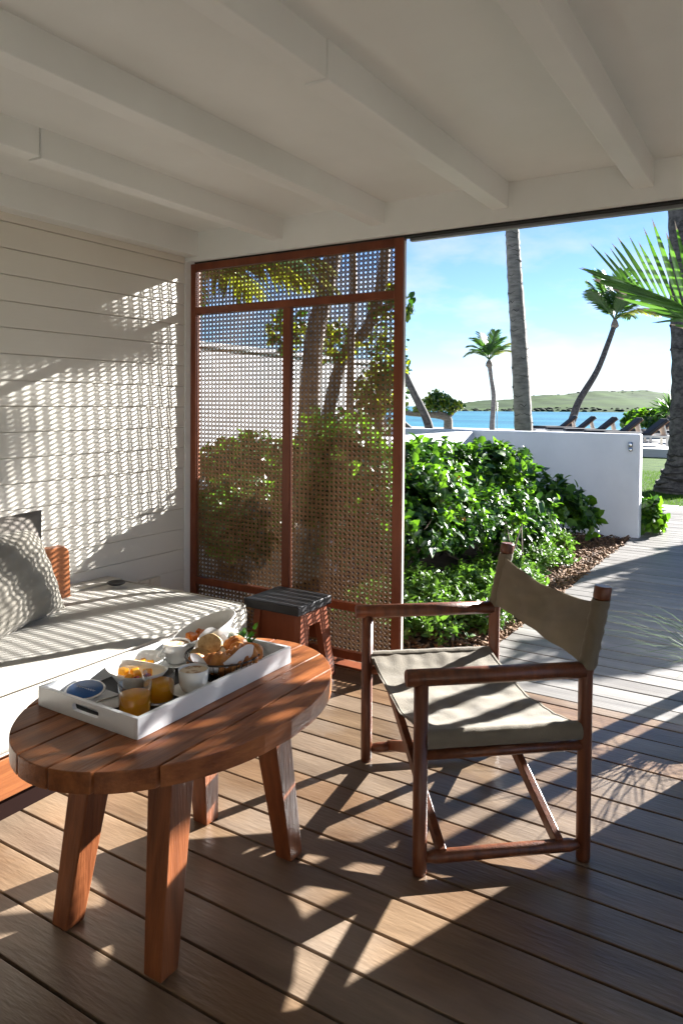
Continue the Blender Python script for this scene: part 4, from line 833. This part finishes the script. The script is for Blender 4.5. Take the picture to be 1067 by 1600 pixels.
for ax, ay, dp, L, bd in ((-.42, 1, 0, 2.25, .10), (-.62, 1, .2, 2.0, .15), (-.80, .85, -.2, 1.7, .15), (-.20, 1.1, .3, 2.3, .10), (.05, 1.0, -.3, 2.1, .15), (.38, .95, .2, 1.9, .2), (.8, .75, 0, 1.9, .3), (1, .55, .2, 1.95, .3), (1, .15, -.2, 1.7, .42), (.7, .2, .6, 1.4, .35), (-.3, .9, .7, 1.9, .1), (.2, .9, -.7, 1.8, .2), (-.55, .75, .5, 1.7, .15)):
    v = imdir(ax, ay, dp).normalized()*L; t0 = pts[-1]+Vector((0, 0, .15)); frond(root, t0, t0+v*.55+Vector((0, 0, L*bd)), t0+v*1.1, 60, .58, .030, FRONDY if ay < .2 else FROND, droop=.45, rad=.02)
c = MB(); p = ray(776, 668, 36); p.z = .2; q = ray(777, 628, 36); c.tube([p, gz(p, q.z)], .018, 6); c.tube([gz(p, .2), gz(p, .24)], .06, 8); tag(c.build('mast', GREYMET), 'thin dark mast standing beside the small shore palm', 'pole')
random.seed(23); rng = np.random.default_rng(5)
# near clump of palm at the right, two slim stems
np_ = thing('clump_palm', (.0, 5.15, -.05), 'broad leaved green palm whose frond reaches in at the right edge', 'palm tree')
for (x, y, h, dx) in ((-.075, 5.12, 1.75, .02), (.135, 5.28, 1.95, .1)):
    trunk(np_, [(x, y, -.1), (x, y, .6), (x+dx*.4, y, 1.3), (x+dx, y, h)], [.06, .048, .045, .04], TRUNK, n=10, name='stem', bumpy=.04)
LFM = []
LN = [(0, .40), (.35, 1), (.72, .74), (.90, .36), (1.0, 0)]
for m_ in (FRONDN, FROND):
    c = MB(); vs = []; dz = lambda t: -.10*t*t
    for (t, w) in LN[:-1]: vs += [(t, w*.050, dz(t)+.010*w), (t, 0, dz(t)-.006), (t, -w*.050, dz(t)+.010*w)]
    vs.append((1.0, 0, dz(1.0))); fs = [f for i in range(3) for f in ((3*i, 3*i+1, 3*i+4, 3*i+3), (3*i+1, 3*i+2, 3*i+5, 3*i+4))]
    c.add(vs, fs, 0, True); k0 = 0; c.f += [(9, 10, 12), (10, 11, 12)]; c.m += [1, 1]; c.sm += [True, True]; LFM.append(c.mesh('leaflet', [m_, BARK]))
def near_frond(p0, p1, p2, nl, ll, upv, tilt_=.0, start=.3):
    p0, p1, p2 = Vector(p0), Vector(p1), Vector(p2); ts = [i/14 for i in range(15)]
    c = MB(); c.tube([bez(p0, p1, p2, t) for t in ts], [.013*(1-.75*t)+.001 for t in ts], 8); fo = c.build('frond', FRONDN, np_)
    for k in range(nl):
        t = start+(1-start)*k/(nl-1); p = bez(p0, p1, p2, t); tg = (bez(p0, p1, p2, min(1, t+.02))-bez(p0, p1, p2, max(0, t-.02))).normalized(); sd = tg.cross(Vector(upv)).normalized(); nn = sd.cross(tg)
        for s in (-1, 1):
            kk = (t-start)/(1-start); ln = ll*(.75+.45*math.sin(math.pi*min(1, kk*.9+.15)))*random.uniform(.85, 1.12)*(1-.25*kk)
            lo = 1 if s < 0 else 0; d = (tg*(.55+.9*kk+1.2*lo)+sd*s*(1.25-.5*kk-.7*lo)+nn*random.uniform(.0, .28)+Vector((0, 0, random.uniform(-.12, .05)))).normalized(); q = d.to_track_quat('X', 'Z'); yv = nn+sd*s*random.uniform(-.3, .3)
            xa = d; za = (yv-xa*yv.dot(xa)).normalized(); ya = za.cross(xa); Rm = Matrix((xa, ya, za)).transposed()
            inst('leaflet', LFM[0] if random.random() < .75 else LFM[1], p, fo, Rm.to_euler(), (ln, ln*random.uniform(.5, .78), ln))
C0 = Vector((-.05, 5.10, 1.80))
# frond seen in the photo: spread in the picture plane, leaflets mostly above the rib
vd = Vector((.25, -1, -.2))
near_frond(C0, (-.37, 4.80, 2.03), (-.86, 4.51, 2.24), 20, .50, vd, start=.26)
near_frond(C0, (-.30, 4.78, 2.08), (-.60, 4.66, 2.02), 6, .21, vd, start=.55)
for (ax, ay, az, L, bd) in ((.5, -.9, .35, 1.0, .3), (1, -.3, .5, 1.1, .3), (.9, .6, .4, 1.1, .3), (.25, 1, .5, 1.1, .3), (.1, -.5, 1.0, 1.0, .1), (.5, .1, 1.1, 1.0, .1), (.5, -.6, .1, .9, .3), (-.35, .75, .8, 1.0, .2), (-.2, -.1, .75, .85, .15), (-.1, .6, .3, 1.0, .25)):
    v = Vector((ax, ay, az)).normalized()*L; frond(np_, C0, C0+v*.5+Vector((0, 0, L*bd)), C0+v, 15, .40, .021, FRONDN, droop=.3, rad=.011)
bpm = thing('border_palm', (.3, 12.2, -.05), 'slim palm rising out of the shrubs right of the walkway', 'palm tree', 'palm trees')
trunk(bpm, [(.3, 12.2, -.1), (.62, 12.2, 2.5), (1.10, 12.2, 6.15)], [.14, .10, .08], TRUNK, n=12); tp = Vector((1.10, 12.2, 6.15))
for k in range(34):
    t = k*.785+.2; v = Vector((math.cos(t), math.sin(t), random.uniform(-.35, 1.0))).normalized()*1.05; frond(bpm, tp, tp+v*.5+Vector((0, 0, .35)), tp+v+Vector((0, 0, -.3)), 30, .45, .034, FROND, droop=.5, rad=.015)
random.seed(41); rng = np.random.default_rng(6)
# fan palm peeking on the terrace at right, sea grape at left
fp = ray(1040, 655, 30); fp.z = .2
root = thing('fan_palm', fp, 'small spiky fan palm among bushes beyond the loungers at right', 'palm tree')
ctr = ray(1046, 640, 30); trunk(root, [fp, ctr], [.1, .09], BARK, n=8)
n = 130; d = unit(n); d[:, 2] = d[:, 2]*.8+.25; P = np.tile(np.array(ctr), (n, 1)); cloud_obj('fan_leaves', leaf_cloud(P, d, unit(n), rng.uniform(.6, 1.0, n), np.full(n, .03), LFT, LFF), n, [FROND], np.zeros(n, int), root, k=7, fc=LFF)
for (x, D, lab) in ((1022, 31, 'round green bush on the terrace left of the fan palm'), (1052, 32, 'round green bush on the terrace behind the fan palm'), (1000, 35, 'low green bush on the terrace behind the loungers')):
    q = ray(x, 660, D); s_ = .75; shrub('terrace_bush', lab, 'shrub', (q.x, q.y, .2), [(q.x, q.y, .75, .9, .6, .62)], 240, (.14, .22), group='bushes on the terrace', young=.5, stems=5, wr=.42)
sg = ray(700, 690, 27); sg.z = .2; root = thing('sea_grape', sg, 'low spreading tree with round yellow green leaves beside the sea', 'tree')
q0 = ray(700, 668, 27); q1 = ray(697, 652, 27)
trunk(root, [sg, q0, q1, ray(672, 648, 27), ray(640, 646, 27), ray(610, 640, 27)], [.20, .17, .16, .11, .09, .06], BARK, n=10, name='trunk'); trunk(root, [q1, ray(706, 645, 27), ray(716, 632, 27)], [.12, .09, .05], BARK, n=8, name='limb'); trunk(root, [q1, ray(684, 640, 27), ray(676, 632, 27)], [.11, .08, .05], BARK, n=8, name='limb')
lob = [(672, 632, .35, .45, .26), (690, 628, .40, .45, .34), (706, 634, .40, .45, .26), (658, 640, .25, .3, .18), (680, 620, .22, .3, .25), (628, 575, .30, .3, .5), (626, 600, .25, .25, .35), (628, 630, .2, .2, .4)]
Pn = []
for (x, y, rx, ry, rz) in lob:
    k = int(260*(rx/.4)); ce = np.array(ray(x, y, 27)); Pn.append(ce+unit(k)*np.array([rx, ry, rz])*rng.random(k)[:, None]**.4)
P = np.concatenate(Pn); n = len(P); Lm = rng.uniform(.10, .17, n); cloud_obj('crown', leaf_cloud(P, unit(n), unit(n)+np.array([0, -.4, .6]), Lm, Lm*.5), n, [LEAF, GRAPE], (rng.random(n) < .6).astype(int), root)
# leaning trunk left of it and trees seen through the cane
def lean(name, label, pix, rad, m, D, crown=None, ll=.16):
    pts = [ray(x, y, D) for x, y in pix]; pts[0].z = -.05 if D < 24 else .2
    root = thing(name, pts[0], label, 'tree', 'trees beyond the screen'); trunk(root, pts, rad, m, n=12)
    if crown:
        Pn = [np.array(ray(x, y, D))+unit(k)*np.array([r, r, r*.8])*rng.random(k)[:, None]**.4 for (x, y, r, k) in crown]; P = np.concatenate(Pn); n = len(P); Lm = rng.uniform(ll*.7, ll*1.2, n)
        cloud_obj('crown', leaf_cloud(P, unit(n), unit(n)+np.array([0, -.3, .6]), Lm, Lm*.42), n, [LEAF, GRAPE], (rng.random(n) < .5).astype(int), root)
    return root
lean('leaning_tree', 'straight bare trunk leaning left beside the sea grape', [(672, 680), (668, 660), (642, 605), (618, 550)], [.16, .14, .12, .09], TRUNKD, 24, [(600, 535, .8, 260)])
lean('leaning_tree', 'thick grey trunk seen through the upper cane panel', [(478, 700), (488, 560), (505, 470), (530, 360)], [.19, .15, .14, .12], TRUNK, 11)
lean('leaning_tree', 'thin curved trunk crossing the right cane panel', [(490, 640), (530, 575), (575, 510), (596, 440), (606, 340)], [.13, .11, .10, .10, .09], TRUNK, 13, [(612, 480, .45, 160), (560, 330, .6, 100), (520, 535, .5, 160), (450, 520, .45, 150)])
lean('leaning_tree', 'slender upright stem between the two leaning trunks', [(545, 690), (548, 560), (552, 460), (551, 350)], [.07, .06, .06, .05], BARK, 12)
lean('leaning_tree', 'rounded tree behind the right edge of the cane screen', [(590, 720), (592, 660), (596, 600)], [.12, .1, .06], BARK, 14, [(592, 610, .55, 420), (575, 640, .4, 220), (607, 580, .42, 240)], .13)
# palm fronds hanging into view behind the upper left of the screen
hp = thing('hanging_palm', (-6.05, 6.0, -.05), 'arching palm with drooping fronds behind the upper left cane panel', 'palm tree', 'palm trees')
trunk(hp, [(-6.05, 6.0, -.1), (-6.05, 6.0, 1.2), (-6.0, 6.0, 2.85)], [.13, .10, .08], TRUNK, n=12); tp = Vector((-6.0, 6.0, 2.85))
for k in range(16):
    t = k*.571; v = Vector((math.cos(t), math.sin(t), random.uniform(.0, .7))).normalized()*1.9; frond(hp, tp, tp+v*.5+Vector((0, 0, .5)), tp+v+Vector((0, 0, -.4)), 34, .52, .024, random.choice((FRONDN, FRONDY, FROND)), droop=.55, rad=.014)
trunk(hp, [tp, tp+Vector((0, 0, .2))], [.09, .05], BARK, n=8, name='crown_shaft')

# ------------------------------------------------------------------ loungers on the terrace
def lounger(label, x, y, D, ang, sunny=False):
    base = ray(x, y, D); base.z = .22; root = thing('sun_lounger', base, label, 'sun lounger', 'sun loungers on the terrace'); root.rotation_euler = (0, 0, ang)
    def bx(nm, m, x0, x1, y0, y1, z0, z1, bev=.02):
        c = MB(); c.bbox(x0, x1, y0, y1, z0, z1, bev); o = bpy.data.objects.new(nm, c.mesh(nm, m)); COL.objects.link(o); o.parent = root; return o
    bx('frame', LFRAME, -1.05, 1.0, -.35, .35, .28, .35, .008)
    for sx in (-.9, .85):
        for sy in (-.3, .3): bx('leg', LFRAME, sx-.035, sx+.035, sy-.03, sy+.03, 0, .28, .005)
    bx('mattress', LCUSH, -1.05, .32, -.34, .34, .352, .45, .03)
    o = bx('back_mattress', LCUSH, 0, .78, -.34, .34, 0, .10, .03); o.location = (.30, 0, .352); o.rotation_euler = (0, -math.radians(40), 0)
    o = bx('back_frame', LWOOD, 0, .78, -.34, .34, -.03, -.004, .006); o.location = (.30, 0, .352); o.rotation_euler = (0, -math.radians(40), 0)
    o = bx('back_strut', LFRAME, -.02, .02, -.30, .30, 0, .42, .004); o.location = (.86, 0, .30); o.rotation_euler = (0, -.25, 0)
    return root
A = YAW-.12
for i, (x, D, lab) in enumerate(((996, 24.6, 'nearest charcoal sun lounger beyond the end of the garden wall'), (960, 26.6, 'second charcoal lounger from the right above the garden wall'), (924, 28.4, 'third charcoal lounger from the right above the garden wall'), (893, 30.2, 'fourth charcoal lounger from the right under the leaning palm'), (866, 32.0, 'fifth charcoal lounger just right of the thick palm trunk'))):
    lounger(lab, x, 690, D, A)
lounger('lounger turned away on the terrace in front of the bushes', 1015, 690, 28.5, A+.1); lounger('lounger at the right edge half hidden by the dark trunk', 1050, 690, 27.0, A+.05)
for i, (x, D, lab) in enumerate(((668, 22.0, 'rightmost lounger of the group below the sea grape'), (648, 23.2, 'middle lounger of the group below the sea grape'), (630, 24.4, 'lounger of the sea grape group right beside the screen edge'))):
    lounger(lab, x, 690, D, A+math.pi)
